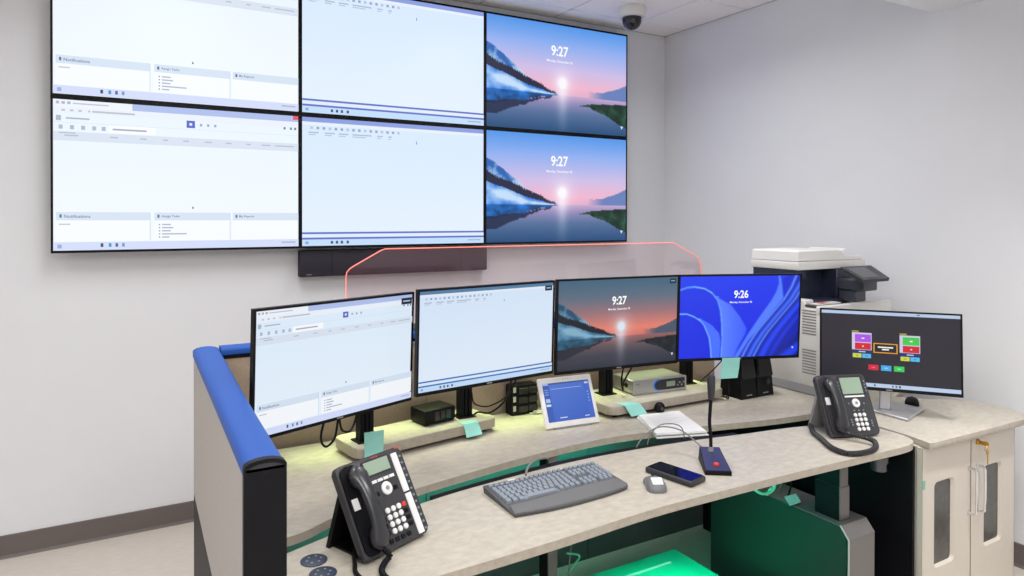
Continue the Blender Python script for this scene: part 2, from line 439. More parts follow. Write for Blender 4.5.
def ui_sheet(W, H, dim=1.0, line=(96, 116, 200), badge=False, top=(140, 160, 224)):
    s = Screen(W, H); D = lambda c: tuple(np.array(c) * dim)
    s.grid(lambda U, V: np.stack([(230 - 14 * (1 - V)) * dim, (242 - 8 * (1 - V)) * dim, 255 * dim + 0 * V], -1), 12, 8)
    s.rect(0, 0, 1, .035, D(top)); s.rect(.0, .035, 1, .06, D((232, 240, 252)))
    for k in range(16): s.rect(.04 + .03 * k, .07, .053 + .03 * k, .09, D((150, 166, 200) if k % 3 else (186, 196, 214)))
    for u, w in ((.03, .05), (.11, .05), (.18, .05), (.25, .10), (.38, .03), (.44, .02)): s.rect(u, .112, u + w, .122, D((176, 186, 204))); s.rect(u, .13, u + w * .7, .138, D((186, 196, 212)))
    s.rect(.595, .14, .60, .165, D((130, 150, 190)))
    s.rect(0, .893, 1, .908, D(line)); s.rect(0, .908, 1, .935, D((226, 236, 252))); s.rect(0, .935, 1, .95, D(line))
    s.rect(0, .95, 1, 1, D((196, 222, 250)))
    s.rect(.015, .965, .03, .985, D((130, 170, 220)))
    for u in (.14, .165, .19, .22): s.rect(u, .963, u + .012, .985, D((70, 84, 130)))
    s.rect(.9, .968, .98, .976, D((150, 170, 200)))
    if badge: s.rect(.925, .03, .985, .085, (22, 34, 54)); s.rect(.937, .05, .973, .062, (170, 184, 200))
    return s
def fnoise(U, V, seed, sc=(6, 6), octv=4):
    rs = np.random.RandomState(seed); out = np.zeros_like(U); amp = 1.
    for o in range(octv):
        n = 64; g = rs.rand(n, n); x = U * sc[0] * 2 ** o; y = V * sc[1] * 2 ** o
        xi, yi = np.floor(x).astype(int), np.floor(y).astype(int); fx, fy = x - xi, y - yi
        fx = fx * fx * (3 - 2 * fx); fy = fy * fy * (3 - 2 * fy)
        a = g[xi % n, yi % n] * (1 - fx) + g[(xi + 1) % n, yi % n] * fx; c = g[xi % n, (yi + 1) % n] * (1 - fx) + g[(xi + 1) % n, (yi + 1) % n] * fx
        out += amp * ((a * (1 - fy) + c * fy) - .5); amp *= .5
    return out
def ramp(x, stops):
    xs = [a for a, _ in stops]; return np.stack([np.interp(x, xs, [c[i] for _, c in stops]) for i in range(3)], -1)
def lake(pal):
    def fn(U, V):
        sky = ramp(V, pal['sky']); C = sky.copy()
        n1 = fnoise(U, V, 3, (9, 7), 4); n2 = fnoise(U, U * 0, 5, (14, 1), 5)
        def put(mask, col, soft=None):
            m = np.clip(mask, 0, 1)[..., None]; C[:] = C * (1 - m) + col * m
        HZ = .655
        # far shore at the right
        put((V > .60 - .10 * np.clip((U - .82) / .18, 0, 1) + .012 * n2) * (V < HZ) * (U > .68) * np.clip((U - .7) / .12, 0, 1), np.array(pal['farhill'], float))
        # snowy mountain at the left
        n3 = fnoise(U, V, 11, (26, 20), 3); n1 = n1 + .55 * n3; top = np.interp(U, [0, .05, .12, .2, .28, .36, .46], [.25, .27, .36, .44, .52, .60, .655]) + .03 * n2
        lit = (n1 * 1.6 + .45)[..., None]
        put((V > top) * (V < HZ) * (U < .46), np.array(pal['mtn'], float) * (1 - np.clip(lit, 0, 1)) + np.array(pal['snow'], float) * np.clip(lit, 0, 1))
        # tree belt
        tt = np.interp(U, [0, .1, .2, .3, .38, .47], [.36, .43, .475, .535, .585, .635]); jag = .016 * np.abs(((U * 62) % 1) - .5) * 2 + .02 * n2
        tb = np.interp(U, [0, .1, .2, .3, .38, .47], [.455, .50, .555, .60, .625, .65])
        put((V > tt + jag - .01) * (V < tb + .012 * n2) * (U < .47), np.array(pal['tree'], float))
        # snow field below the trees
        q = np.clip((V - tb) / np.maximum(HZ - tb, .01), 0, 1)
        br = np.clip(.95 * np.exp(-((q - .30 - .5 * np.clip(U / .4, 0, 1)) / .34) ** 2) * np.clip(.35 + U / .22, 0, 1) + .75 * n1, 0, 1)[..., None]
        put((V >= tb + .012 * n2) * (V < HZ) * (U < .48), np.array(pal['snow'], float) * br + np.array(pal['mtn'], float) * 1.25 * (1 - br))
        # water with mirrored tones
        w = V > HZ
        W_ = ramp((V - HZ) / (1 - HZ), pal['water'])
        put(w, W_)
        put(w * (V < np.interp(U, [0, .15, .3, .46], [.80, .76, .71, .66]) + .02 * n2) * (U < .48), np.array(pal['mirror'], float) * np.clip(1 + .9 * n1, .4, 1.5)[..., None])
        rt = np.interp(U, [0, .12, .24, .34, .44], [.77, .75, .735, .70, .67]); rb = np.interp(U, [0, .1, .2, .3, .44], [.89, .86, .80, .74, .675])
        put(w * (V > rt + .012 * n2) * (V < rb + .03 * n2) * (U < .44) * .85, np.array(pal['mirror_tree'], float))
        # grassy bank at the right
        bk = np.interp(U, [.64, .72, .8, .9, 1.], [.745, .76, .80, .86, .93]); bt = np.interp(U, [.64, .72, .85, 1.], [.74, .715, .70, .69])
        put((V > bt) * (V < bk + .015 * n2) * (U > .64), np.array(pal['bank'], float) * np.clip(1 + 1.0 * n1, .5, 1.5)[..., None])
        # low sun and its streak on the water
        d = np.sqrt(((U - .515) * 1.75) ** 2 + ((V - .545)) ** 2)
        put(np.exp(-(d / .062) ** 2) * .97 + .4 * np.exp(-(d / .14) ** 2), np.array(pal['sun'], float))
        put(np.exp(-((U - .515) / .035) ** 2) * np.clip((V - .58) / .06, 0, 1) * np.exp(-np.clip(V - .62, 0, 1) * 6) * .7, np.array(pal['sun'], float))
        return C
    return fn
PAL_WALL = dict(sky=[(0, (84, 150, 232)), (.2, (146, 176, 240)), (.42, (206, 190, 230)), (.58, (240, 182, 206)), (.66, (226, 172, 200))],
    farhill=(104, 130, 186), mtn=(44, 100, 178), snow=(196, 222, 250), tree=(38, 40, 66), water=[(0, (198, 168, 206)), (.2, (146, 138, 184)), (.5, (86, 112, 154)), (1, (36, 76, 122))],
    mirror=(24, 84, 150), mirror_tree=(26, 36, 66), bank=(46, 92, 70), sun=(250, 248, 255))
PAL_DESK = dict(sky=[(0, (64, 98, 122)), (.2, (92, 108, 126)), (.38, (152, 112, 118)), (.56, (226, 126, 108)), (.66, (206, 112, 104))],
    farhill=(70, 84, 104), mtn=(34, 76, 106), snow=(128, 172, 196), tree=(24, 28, 38), water=[(0, (150, 96, 96)), (.25, (104, 84, 88)), (.6, (60, 62, 74)), (1, (44, 50, 62))],
    mirror=(34, 74, 98), mirror_tree=(32, 36, 48), bank=(40, 50, 60), sun=(216, 228, 240))
def lock_screen(W, H, pal, t='9:27', badge=False):
    s = Screen(W, H).grid(lake(pal), 190, 112)
    s.text(t, .495, .245, .098, (255, 255, 255), .022, sq=.86)
    s.text('Monday, December 05', .495, .345, .03, (250, 250, 255), .012)
    s.poly([(.955, .905), (.975, .905), (.965, .935)], (220, 232, 250))
    if badge: s.rect(.93, .02, .985, .075, (20, 30, 48)); s.rect(.94, .04, .975, .052, (150, 164, 184))
    return s
def ribbons(U, V):
    C = ramp(np.clip(.75 * V + .25 * U, 0, 1), [(0, (36, 66, 240)), (.5, (26, 48, 232)), (1, (22, 36, 214))])
    def put(m, col): C[:] = C * (1 - np.clip(m, 0, 1)[..., None]) + np.array(col, float) * np.clip(m, 0, 1)[..., None]
    def edge(x, w): return np.clip(x / w + .5, 0, 1)
    # big petal: its edge climbs from the left, arches over and falls away to the bottom
    xe = np.interp(V, [.13, .16, .22, .3, .42, .6, .8, 1], [.10, .20, .27, .31, .335, .35, .355, .35])
    xo = np.interp(V, [.27, .35, .5, .65, .72, .85, 1], [.32, .42, .50, .56, .55, .50, .46])
    inside = edge(U - xe, .01) * edge(xo - U, .02) * (V > .24)
    sh = np.clip((U - xe) / .2, 0, 1)[..., None]; col = np.array((60, 96, 255)) * sh + np.array((92, 130, 255)) * (1 - sh)
    C[:] = C * (1 - inside[..., None]) + col * inside[..., None]
    ya = np.interp(U, [0, .06, .12, .2, .26, .30], [.165, .135, .128, .15, .20, .27])
    put(np.exp(-((V - ya) / .010) ** 2) * (U < .30), (120, 190, 255)); put(np.exp(-((U - xe) / .006) ** 2) * (V > .2), (110, 170, 255))
    put(edge(V - ya, .02) * (U < xe) * .35, (24, 50, 220))
    # smaller petal in front of it
    xs = np.interp(V, [.46, .5, .6, .75, .9, 1], [.06, .15, .205, .25, .265, .27]); xq = np.interp(V, [.5, .6, .7, .8, 1], [.16, .27, .33, .345, .34])
    put(edge(U - xs, .008) * edge(xq - U, .012) * (V > .5), (72, 112, 255))
    yb = np.interp(U, [0, .06, .12, .18], [.455, .455, .49, .55])
    put(np.exp(-((V - yb) / .009) ** 2) * (U < .17), (120, 190, 255)); put(np.exp(-((U - xs) / .006) ** 2) * (V > .52), (120, 180, 255))
    # broad ribbon sweeping down from the upper right
    xl = np.interp(V, [0, .1, .2, .3, .5, .7, .85, 1], [.815, .82, .80, .765, .67, .58, .52, .46]); xr = np.interp(V, [0, .1, .28, .4, .6, .8, 1], [.83, .85, .865, .80, .69, .58, .50])
    put(edge(U - xl, .012) * edge(xr - U, .012), (84, 126, 255))
    put(edge(U - xr, .02) * (V + U > .9) * .85, (16, 40, 206))
    for k, (o, c, w) in enumerate(((.0, (110, 160, 255), .012), (.055, (70, 118, 255), .022), (.095, (112, 160, 255), .010), (.16, (36, 74, 246), .03), (.24, (24, 54, 220), .02))):
        xc = np.interp(V, [0, .15, .3, .5, .7, .85, 1], [.97 + .02 * k, .93, .87, .755, .645, .58, .53]) + o
        put(np.exp(-((U - xc) / w) ** 2) * .9, c)
        put(edge(U - xc - w, .03) * edge(xc + w + .05 - U, .03) * .5, (10, 26, 140))
    put(edge(U + V * .62 - 1.42, .12) * .8, (10, 24, 110))
    put(edge(U + V * .9 - 1.74, .06) * edge(1.86 - U - .9 * V, .05), (24, 60, 230))
    return C
def ribbon_screen(W, H):
    s = Screen(W, H).grid(ribbons, 150, 88)
    s.text('9:26', .505, .225, .098, (255, 255, 255), .022, sq=.86); s.text('Monday, December 05', .505, .325, .03, (250, 250, 255), .012)
    s.poly([(.945, .89), (.965, .89), (.955, .92)], (200, 216, 255)); return s
def tile_screen(W, H):
    s = Screen(W, H); s.rect(0, 0, 1, 1, (40, 37, 45)); s.rect(0, 0, 1, .042, (178, 198, 226)); s.rect(.70, .012, .72, .026, (90, 100, 120))
    s.rect(.75, .014, .96, .022, (196, 206, 222)); s.rect(0, .945, 1, .995, (186, 204, 230))
    for u, c in ((.39, (80, 120, 170)), (.52, (120, 130, 150)), (.545, (90, 110, 160)), (.57, (40, 44, 60))): s.rect(u, .956, u + .013, .984, c)
    rect0 = s.rect
    def rect(u0, v0, u1, v1, c): return rect0(u0 + .004, .285 + (v0 - .27) * 1.09, u1 + .004, .285 + (v1 - .27) * 1.09, c)
    for u0, top, tc in ((.225, .27, (168, 84, 226)), (.572, .275, (66, 200, 74))):
        rect(u0, top - .022, u0 + .05, top - .008, (176, 170, 60))
        rect(u0, top, u0 + .145, top + .21, (206, 200, 226)); rect(u0 + .022, top + .02, u0 + .14, top + .115, tc); rect(u0 + .022, top + .125, u0 + .14, top + .205, (206, 34, 42))
        rect(u0 + .072, top + .06, u0 + .092, top + .075, (240, 236, 250)); rect(u0 + .076, top + .158, u0 + .088, top + .172, (250, 220, 220))
        rect(u0, top + .21, u0 + .145, top + .31, (32, 44, 104)); rect(u0 + .05, top + .225, u0 + .10, top + .238, (190, 200, 230))
        rect(u0 + .006, top + .255, u0 + .07, top + .305, (206, 212, 60)); rect(u0 + .076, top + .255, u0 + .14, top + .305, (84, 186, 232))
        rect(u0 + .028, top + .275, u0 + .048, top + .288, (150, 150, 60)); rect(u0 + .098, top + .275, u0 + .118, top + .288, (60, 130, 190))
    rect(.383, .385, .557, .505, (226, 156, 34)); rect(.391, .397, .549, .493, (30, 27, 32))
    rect(.415, .425, .525, .442, (236, 236, 236)); rect(.445, .452, .495, .468, (236, 236, 236))
    for u, c in ((.345, (206, 36, 62)), (.437, (70, 168, 226)), (.53, (66, 196, 92))):
        rect(u, .65, u + .074, .715, c); rect(u + .025, .675, u + .05, .69, tuple(min(255, q + 50) for q in c))
    return s

# ------------------------------------------------------------------ video wall
PW, PH, PX, PZ, PY = 1.21, .782, -.305, 1.506, 4.083
pics = [ui_records(PW - .0222, PH - .0272).mesh('screen', M['vw']), ui_sheet(PW - .0222, PH - .0272).mesh('screen', M['vw']), lock_screen(PW - .0222, PH - .0272, PAL_WALL).mesh('screen', M['vw'])]
names = [['lower left video wall display showing a white records page with three panels', 'upper left video wall display, white records page, cut off by the picture top'],
         ['lower middle video wall display showing an almost empty pale sheet above the soundbar', 'upper middle video wall display showing an almost empty pale sheet under the ceiling'],
         ['lower right video wall display showing a pink lake sunset, just above the acrylic edge', 'upper right video wall display showing a pink lake sunset, near the dome camera']]
for i in range(3):
    for j in range(2):
        cx, cz = PX + (i + .5) * PW, PZ + (j + .5) * PH
        t = thing('video_wall_display', names[i][j], 'display', (cx, Y1R, cz), 0, 'video wall displays')
        w, h, d = PW / 2 - .0006, PH / 2 - .0006, Y1R - PY
        bb = B()
        for q in ((-w, -w + .0105, -h, h), (w - .0105, w, -h, h), (-w + .0105, w - .0105, -h, -h + .013), (-w + .0105, w - .0105, h - .013, h)):
            bb.box(q[0], q[1], -d, -d + .03, q[2], q[3])
        bb.box(-w + .0105, w - .0105, -d + .0035, -d + .03, -h + .013, h - .013)
        bb.build('bezel', M['black'], t, False)
        bb = B(); bb.box(-w + .05, w - .05, -d + .03, -d + .06, -h + .05, h - .05, .004); bb.box(-.3, .3, -d + .06, 0, -.2, .2)
        bb.build('mount', M['blackm'], t, False)
        o = part('screen', pics[i], t); o.location = (0, -d + .002, 0)
t = thing('soundbar', 'long dark soundbar on the wall under the middle displays', 'soundbar', (1.527, Y1R, 1.335))
B().box(-.62, .62, -.075, -.02, .0, .158, .008).build('body', M['soundbar'], t)
each(B().box(-.43, -.428, -.0765, -.0748, .004, .154).box(.43, .432, -.0765, -.0748, .004, .154), 'seam', M['black'], t, False)
B().box(-.58, -.55, -.0765, -.07, .012, .016).build('badge', M['grey'], t, False)
B().box(-.4, .4, -.02, 0, .04, .12).build('mount', M['blackm'], t, False)

t = thing('dome_camera', 'white dome security camera hanging from the ceiling near the corner', 'camera', (3.05, 3.70, ZC))
B().lathe([(.0, 0), (.088, 0), (.092, -.006), (.092, -.066), (.086, -.074), (.0, -.074)], 28).build('housing', M['offwhite'], t)
B().lathe([(.066, -.074), (.066, -.09), (.063, -.11), (.053, -.132), (.034, -.149), (.012, -.156), (.0, -.157)], 24).build('dome', M['dome'], t)

# ------------------------------------------------------------------ partitions and acrylic screen
PT = 1.206
t = thing('partition', 'grey fabric side partition with a blue rounded top at the left desk end', 'partition', (.248, 2.1, 0), 0, 'partitions round the console')
b = B.world(t); b.hexa([(.214, 1.446, .665), (.284, 1.446, .665), (.300, 2.79, .665), (.232, 2.79, .665), (.214, 1.446, PT - .03), (.284, 1.446, PT - .03), (.300, 2.79, PT - .03), (.232, 2.79, PT - .03)]); b.build('fabric_panel', M['fabric'], t, False)
b = B.world(t); b.hexa([(.214, 1.446, 0), (.284, 1.446, 0), (.300, 2.79, 0), (.232, 2.79, 0), (.214, 1.446, .663), (.284, 1.446, .663), (.300, 2.79, .663), (.232, 2.79, .663)]); b.build('base_panel', M['blackm'], t, False)
def cap_ring(xa, xb, y, z0, z1, n=8):
    xm, hw = (xa + xb) / 2, (xb - xa) / 2
    return [(xm - hw, y, z0)] + [(xm - hw * math.cos(math.pi * k / n), y, z1 - .014 + .014 * math.sin(math.pi * k / n)) for k in range(n + 1)] + [(xm + hw, y, z0)]
b = B.world(t); b.rings([cap_ring(xa, xb, y, PT - .034, PT) for xa, xb, y in ((.210, .288, 1.446), (.2185, .297, 2.0), (.229, .318, 2.793))]); b.build('top_cap', M['blue'], t)
b = B.world(t); b.rings([cap_ring(.208, .290, y, 0, PT + .002) for y in (1.428, 1.446)]); b.build('end_cap', M['black'], t)
b = B.world(t); b.rings([cap_ring(.213, .285, y, PT - .0145, PT - .006) for y in (1.4272, 1.4281)]); b.build('end_trim', M['charcoal'], t)
t = thing('partition', 'long fabric rear partition, browned for shade, behind the four monitors', 'partition', (1.57, 2.78, 0), 0, 'partitions round the console')
b = B.world(t)
for xa, xb in ((.304, 1.14), (1.143, 1.997), (2.0, 2.855)): b.box(xa, xb, 2.745, 2.815, .665, PT - .032)
b.build('fabric_panel', M['fabric_shade'], t, False)
b = B.world(t)
for xa, xb in ((.304, 1.14), (1.143, 1.997), (2.0, 2.855)):
    for za, zb in ((.02, .33), (.334, .66)): b.box(xa, xb, 2.748, 2.812, za, zb, .002, 1)
b.box(.304, 2.855, 2.755, 2.805, 0, .02); b.build('base_panel', M['dkgrey'], t, False)
b = B.world(t); R_ = []
for x in (.321, 1.5, 2.86):
    R_.append([(x, 2.742, PT - .03)] + [(x, 2.78 - .038 * math.cos(math.pi * k / 8), PT - .014 + .014 * math.sin(math.pi * k / 8)) for k in range(9)] + [(x, 2.818, PT - .03)])
b.rings(R_); b.build('top_cap', M['blue'], t)
b = B.world(t); b.box(.321, 2.855, 2.7425, 2.746, PT - .045, PT - .031); b.build('rail', M['black'], t, False)

t = thing('light_bar', 'slim grey light bar behind the monitors on the rear partition', 'light', (1.62, 2.60, 1.16))
b = B.world(t); b.box(.50, 2.74, 2.640, 2.656, 1.16, 1.176); b.build('bar', M['grey'], t, False)
b = B.world(t)
for x in (.60, 1.62, 2.64): b.box(x - .01, x + .01, 2.656, 2.745, 1.164, 1.172)
each(b, 'bracket', M['grey'], t, False)
AX0, AX1, AY = .80, 2.79, 2.78
t = thing('acrylic_screen', 'clear acrylic screen with glowing red edges standing on the rear partition', 'screen', (1.795, AY, PT))
out = [(AX0, PT + .001), (AX0, 1.445), (.803, 1.463), (.814, 1.476), (.83, 1.487), (.945, 1.548), (.966, 1.556), (2.572, 1.556), (2.59, 1.552), (2.735, 1.487), (2.757, 1.474), (2.775, 1.452), (2.785, 1.425), (AX1, 1.395), (AX1, PT + .001)]
b = B(root_matrix(t).inverted() @ Matrix(((1, 0, 0, 0), (0, 0, -1, AY + .004), (0, 1, 0, 0), (0, 0, 0, 1))))
b.prism(out, 0, .008); b.build('pane', M['acrylic'], t, False)
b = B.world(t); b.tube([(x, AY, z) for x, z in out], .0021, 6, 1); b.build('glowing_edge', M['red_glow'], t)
b = B.world(t)
for x in (1.1, 1.8, 2.5): b.box(x - .03, x + .03, AY - .012, AY - .0045, PT, PT + .03, .002, 1)
each(b, 'clamp', M['silver'], t)

# ------------------------------------------------------------------ console desk
DZ, DT = .80, .026
t = thing('console_desk', 'curved two-level console desk with stone-look worktops and gap between them', 'desk', (1.55, 2.1, 0)); desk = t
def worktop(name, poly, parent, zt=DZ, th=DT):
    b = B.world(parent); b.mat(1).prism(poly, zt - th, zt - .001, .003, 1); b.mat(0)
    b.prism([(x, y) for x, y in poly], zt - .0012, zt, 0)
    return b.build(name, [M['lam'], M['lam_edge']], parent)
def smooth2(pts, sub=5): return [(p.x, p.y) for p in spline([(x, y, 0) for x, y in pts], sub)]
fb = smooth2([(.305, 1.837), (.446, 1.892), (.60, 1.942), (.793, 1.985), (1.0, 2.022), (1.386, 2.058), (1.70, 2.05), (1.95, 2.025), (2.219, 1.98), (2.45, 1.945), (2.62, 1.90), (2.74, 1.84), (2.785, 1.76)])
ff = smooth2([(2.79, 1.69), (2.775, 1.62), (2.73, 1.575), (2.64, 1.562), (2.44, 1.572), (2.1, 1.588), (1.7, 1.60), (1.4, 1.602), (1.03, 1.578), (.69, 1.566), (.305, 1.56)])
worktop('front_worktop', fb + ff, t)
bf = smooth2([(.305, 1.965), (.38, 1.958), (.455, 1.975), (.55, 2.025), (.70, 2.072), (.849, 2.108), (1.049, 2.145), (1.25, 2.178), (1.431, 2.2), (1.6, 2.212), (1.75, 2.21), (1.95, 2.18), (2.215, 2.125), (2.462, 2.07), (2.64, 2.042), (2.81, 2.026)])
worktop('back_worktop', [(x, y) for x, y in bf] + [(3.36, 2.026), (3.42, 2.05), (3.60, 2.10), (3.69, 2.16), (3.70, 2.3), (3.70, 2.722), (.305, 2.722)], t)
b = B.world(t); up = smooth2([(.86, 2.006), (1.1, 2.042), (1.386, 2.069), (1.70, 2.061), (1.95, 2.036), (2.219, 1.991)]); dn = [(x, y + .034) for x, y in up]
b.prism(up + dn[::-1], DZ - .05, DZ - .006); b.build('cable_trough', M['black'], t)
b = B.world(t); b.box(2.432, 2.48, 1.684, 1.783, .511, DZ - DT); b.box(2.427, 2.486, 1.68, 1.79, .511, .64, .003, 1); lc = b.build('lift_column', M['ped'], t)
b = B.world(t); b.box(2.429, 2.4318, 1.688, 1.783, .641, DZ - DT); b.box(2.424, 2.4268, 1.684, 1.79, .511, .64); b.build('shaded_side', M['blackm'], lc, False)  # black sheet stands in for shade on the column's left face
b = B.world(t); b.box(1.42, 1.462, 2.21, 2.27, .03, DZ - DT); lc = b.build('lift_column', M['ped'], t, False)
b = B.world(t); b.box(1.40, 1.48, 2.02, 2.46, 0, .03, .004, 1); b.build('column_foot', M['blackm'], lc)
b = B.world(t); b.box(1.4165, 1.4198, 2.213, 2.268, .03, DZ - DT); b.build('shaded_side', M['blackm'], lc, False)  # shade on this column's left face, put in as a black sheet
b = B.world(t); b.box(.45, .50, 1.70, 1.79, 0, DZ - DT); b.build('lift_column', M['ped'], t)
b = B.world(t); b.box(.40, 2.7, 2.62, 2.66, DZ - DT - .06, DZ - DT); b.box(.40, 2.7, 1.78, 1.80, DZ - DT - .05, DZ - DT); each(b, 'support_beam', M['blackm'], t)
def yz(parent, poly, x0, x1, bev=0):
    bb = B(root_matrix(parent).inverted() @ Matrix(((0, 0, 1, 0), (1, 0, 0, 0), (0, 1, 0, 0), (0, 0, 0, 1)))); bb.prism(poly, x0, x1, bev, 1); return bb
prof = [(1.62, 0), (2.32, 0), (2.32, .51), (1.655, .51), (1.62, .468)]
pd = yz(t, prof, 2.397, 2.553).build('pedestal', M['ped'], t, False)
yz(t, [(1.628, .004), (2.316, .004), (2.316, .504), (1.657, .504), (1.628, .466)], 2.390, 2.3965).build('pedestal_side_led_tint', M['ped_led_tint'], pd, False)
yz(t, [(1.6195, .0), (1.6225, .0), (1.6225, .467), (1.6575, .5095), (1.6560, .512), (1.6195, .4685)], 2.390, 2.397).build('edge_trim', M['silver'], pd, False)
yz(t, [(1.585, 0), (2.72, 0), (2.72, DZ - DT), (1.585, DZ - DT)], 2.748, 2.762).build('end_panel', M['black'], t, False)
b = B.world(t); b.lathe([(.0, .0), (.030, .0), (.030, .030), (.036, .032), (.036, .058), (.024, .060), (.024, .094), (.0, .094)], 20, (2.64, 1.66, .680))
b.lathe([(.0, .0), (.018, .0), (.018, .045), (.0, .045)], 16, (2.695, 1.672, .729)); b.build('control_knob', M['knob'], t)
b = B.world(t); b.box(.45, 2.15, 2.305, 2.322, .757, .7735); b.build('led_and_added_strip', M['grey'], t, False)
b = B.world(t); b.box(1.85, 1.867, 1.65, 1.99, .757, .7735); b.build('led_and_added_strip', M['grey'], t, False)  # strip added to go with the lamp that greens the pedestal side
for k, (cx, cy) in enumerate(((.432, 1.793), (.436, 1.716))):
    o = thing('desk_outlet', ('round slate outlet cover in the desk near the left partition, the rear one', 'round slate outlet cover in the desk near the left partition, the front one')[k], 'outlet', (cx, cy, DZ), 0, 'round desk outlets')
    B().lathe([(.0, 0), (.034, 0), (.034, .002), (.031, .0035), (.0, .0035)], 28).build('cover', M['grom'], o)
    b = B()
    for q in range(6): a = q * 1.05; b.lathe([(0, .0035), (.003, .0035), (.003, .0042), (0, .0042)], 8, (.018 * math.cos(a), .018 * math.sin(a), 0))
    each(b, 'pinhole', M['grey'], o)

# ------------------------------------------------------------------ cabinet at the right end
CW = [(2.776, 1.536), (2.80, 1.528), (3.45, 1.515), (3.52, 1.518), (3.565, 1.545), (3.60, 1.61), (3.622, 1.70), (3.605, 1.79), (3.52, 1.872), (3.43, 1.935), (3.37, 2.0), (3.36, 2.022), (2.815, 2.022), (2.812, 1.76), (2.80, 1.63)]
t = thing('cabinet_worktop', 'stone-look worktop with rounded corner on the beige cabinet', 'worktop', (3.15, 1.78, DZ - .0265))
worktop('slab', CW, t, DZ, .0265)
t = thing('storage_cabinet', 'beige two-door storage cabinet with narrow dark windows', 'cabinet', (3.13, 1.8, 0)); cab = t
CX0, CX1, CXM, CY, CZ = 2.770, 3.490, 3.129, 1.560, DZ - .0265
b = B.world(t); b.box(CX0 + .006, CX1, CY + .022, 2.02, 0, CZ); b.build('body', M['cab'], t, False)
for k, (xa, xb, wa, wb, hx) in enumerate(((CX0, CXM - .001, 2.855, 3.003, 3.112), (CXM + .001, CX1 + .004, 3.235, 3.385, 3.178))):
    wz0, wz1 = .27, .62
    b = B.world(t)      # door leaf with a rounded opening
    Mx = Matrix(((1, 0, 0, 0), (0, 0, -1, CY + .021), (0, 1, 0, 0), (0, 0, 0, 1)))
    def dense(p):
        out = []
        for q0, q1 in zip(p, p[1:] + p[:1]):
            k_ = 9 if math.hypot(q1[0] - q0[0], q1[1] - q0[1]) > .04 else 1
            out += [(q0[0] + (q1[0] - q0[0]) * i / k_, q0[1] + (q1[1] - q0[1]) * i / k_) for i in range(k_)]
        return out
    hole = dense(rrect(wa, wb, wz0, wz1, .022)); n = len(hole)
    bm = bmesh.new()
    def ring(poly, z): return [bm.verts.new((p[0], p[1], z)) for p in poly]
    # outer outline sampled to face the hole's points
    cxm, czm = (wa + wb) / 2, (wz0 + wz1) / 2; outer = []
    for (x, z) in hole:
        dx, dz = x - cxm, z - czm; sx = ((xb - cxm) if dx > 0 else (cxm - xa)) / abs(dx); sz = ((CZ - .002 - czm) if dz > 0 else (czm - .06)) / abs(dz)
        m_ = min(sx, sz); outer.append((cxm + dx * m_, czm + dz * m_))
    corners = [(xb, .06), (xb, CZ - .002), (xa, CZ - .002), (xa, .06)]
    of, hf, hr = ring(outer, .021), ring(hole, .021), ring(dense(rrect(wa + .009, wb - .009, wz0 + .009, wz1 - .009, .016)), .008)
    for i in range(n):
        j = (i + 1) % n; bm.faces.new((of[i], of[j], hf[j], hf[i])); bm.faces.new((hf[i], hf[j], hr[j], hr[i]))
    for i in range(n):
        j = (i + 1) % n; a_, c_ = outer[i], outer[j]
        for c in corners:
            if min(abs(a_[0] - c[0]), abs(a_[1] - c[1])) < 1e-6 and min(abs(c_[0] - c[0]), abs(c_[1] - c[1])) < 1e-6 and (abs(a_[0] - c_[0]) > 1e-6 and abs(a_[1] - c_[1]) > 1e-6):
                v = bm.verts.new((c[0], c[1], .021)); bm.faces.new((of[i], v, of[j]))
    b.M = root_matrix(t).inverted() @ Mx; b._bm(bm)
    b.M = root_matrix(t).inverted(); b.box(xa, xb, CY + .0135, CY + .021, .06, CZ - .002)
    b.box(xa, xa + .002, CY, CY + .014, .06, CZ - .002); b.box(xb - .002, xb, CY, CY + .014, .06, CZ - .002); b.box(xa, xb, CY, CY + .014, CZ - .004, CZ - .002)
    door = b.build('door', M['cab'], t, False)
    b = B.world(t); b.prism(rrect(0, 1, 0, 1, .1), 0, 0) if False else None
    b.M = root_matrix(t).inverted() @ Mx; b.prism(rrect(wa + .0088, wb - .0088, wz0 + .0088, wz1 - .0088, .016), .0076, .0090); b.build('window_pane', M['cabin'], door, False)
    b = B.world(t); b.tube([(hx, CY, .635), (hx, CY - .028, .632), (hx, CY - .032, .60), (hx, CY - .032, .48), (hx, CY - .028, .448), (hx, CY, .445)], .0055, 8, 4)
    b.lathe([(0, 0), (.009, 0), (.009, .004), (0, .004)], 12, (hx, CY, .635), 'y'); b.lathe([(0, 0), (.009, 0), (.009, .004), (0, .004)], 12, (hx, CY, .445), 'y')
    b.build('handle', M['chrome'], door)
    if k: 
        b = B.world(t); b.lathe([(0, 0), (.012, 0), (.012, .006), (.008, .010), (0, .010)], 16, (3.178, CY, .735), 'y'); b.build('lock', M['brass'], door)
b = B.world(t); b.box(CX1 + .005, CX1 + .013, CY + .004, CY + .03, .645, .70, .002, 1); b.box(CX1 + .005, CX1 + .013, CY + .004, CY + .03, .12, .175, .002, 1); each(b, 'hinge', M['grey'], t)
t = thing('key_ring', 'two brass keys hanging from the beige cabinet lock', 'keys', (3.18, CY - .014, .73))
b = B.world(t); b.box(3.176, 3.181, CY - .036, CY - .0105, .727, .743, .001, 1); b.lathe([(.0, 0), (.011, 0), (.011, .003), (0, .003)], 14, (3.1785, CY - .034, .735), 'x'); b.build('key', M['brass'], t)
b = B.world(t); b.tube([(3.18 + .013 * math.sin(a), CY - .036 - .004 * math.cos(a), .717 + .013 * math.cos(a)) for a in [k * math.pi / 6 for k in range(13)]], .0013, 6, 1); b.build('ring', M['brass'], t)
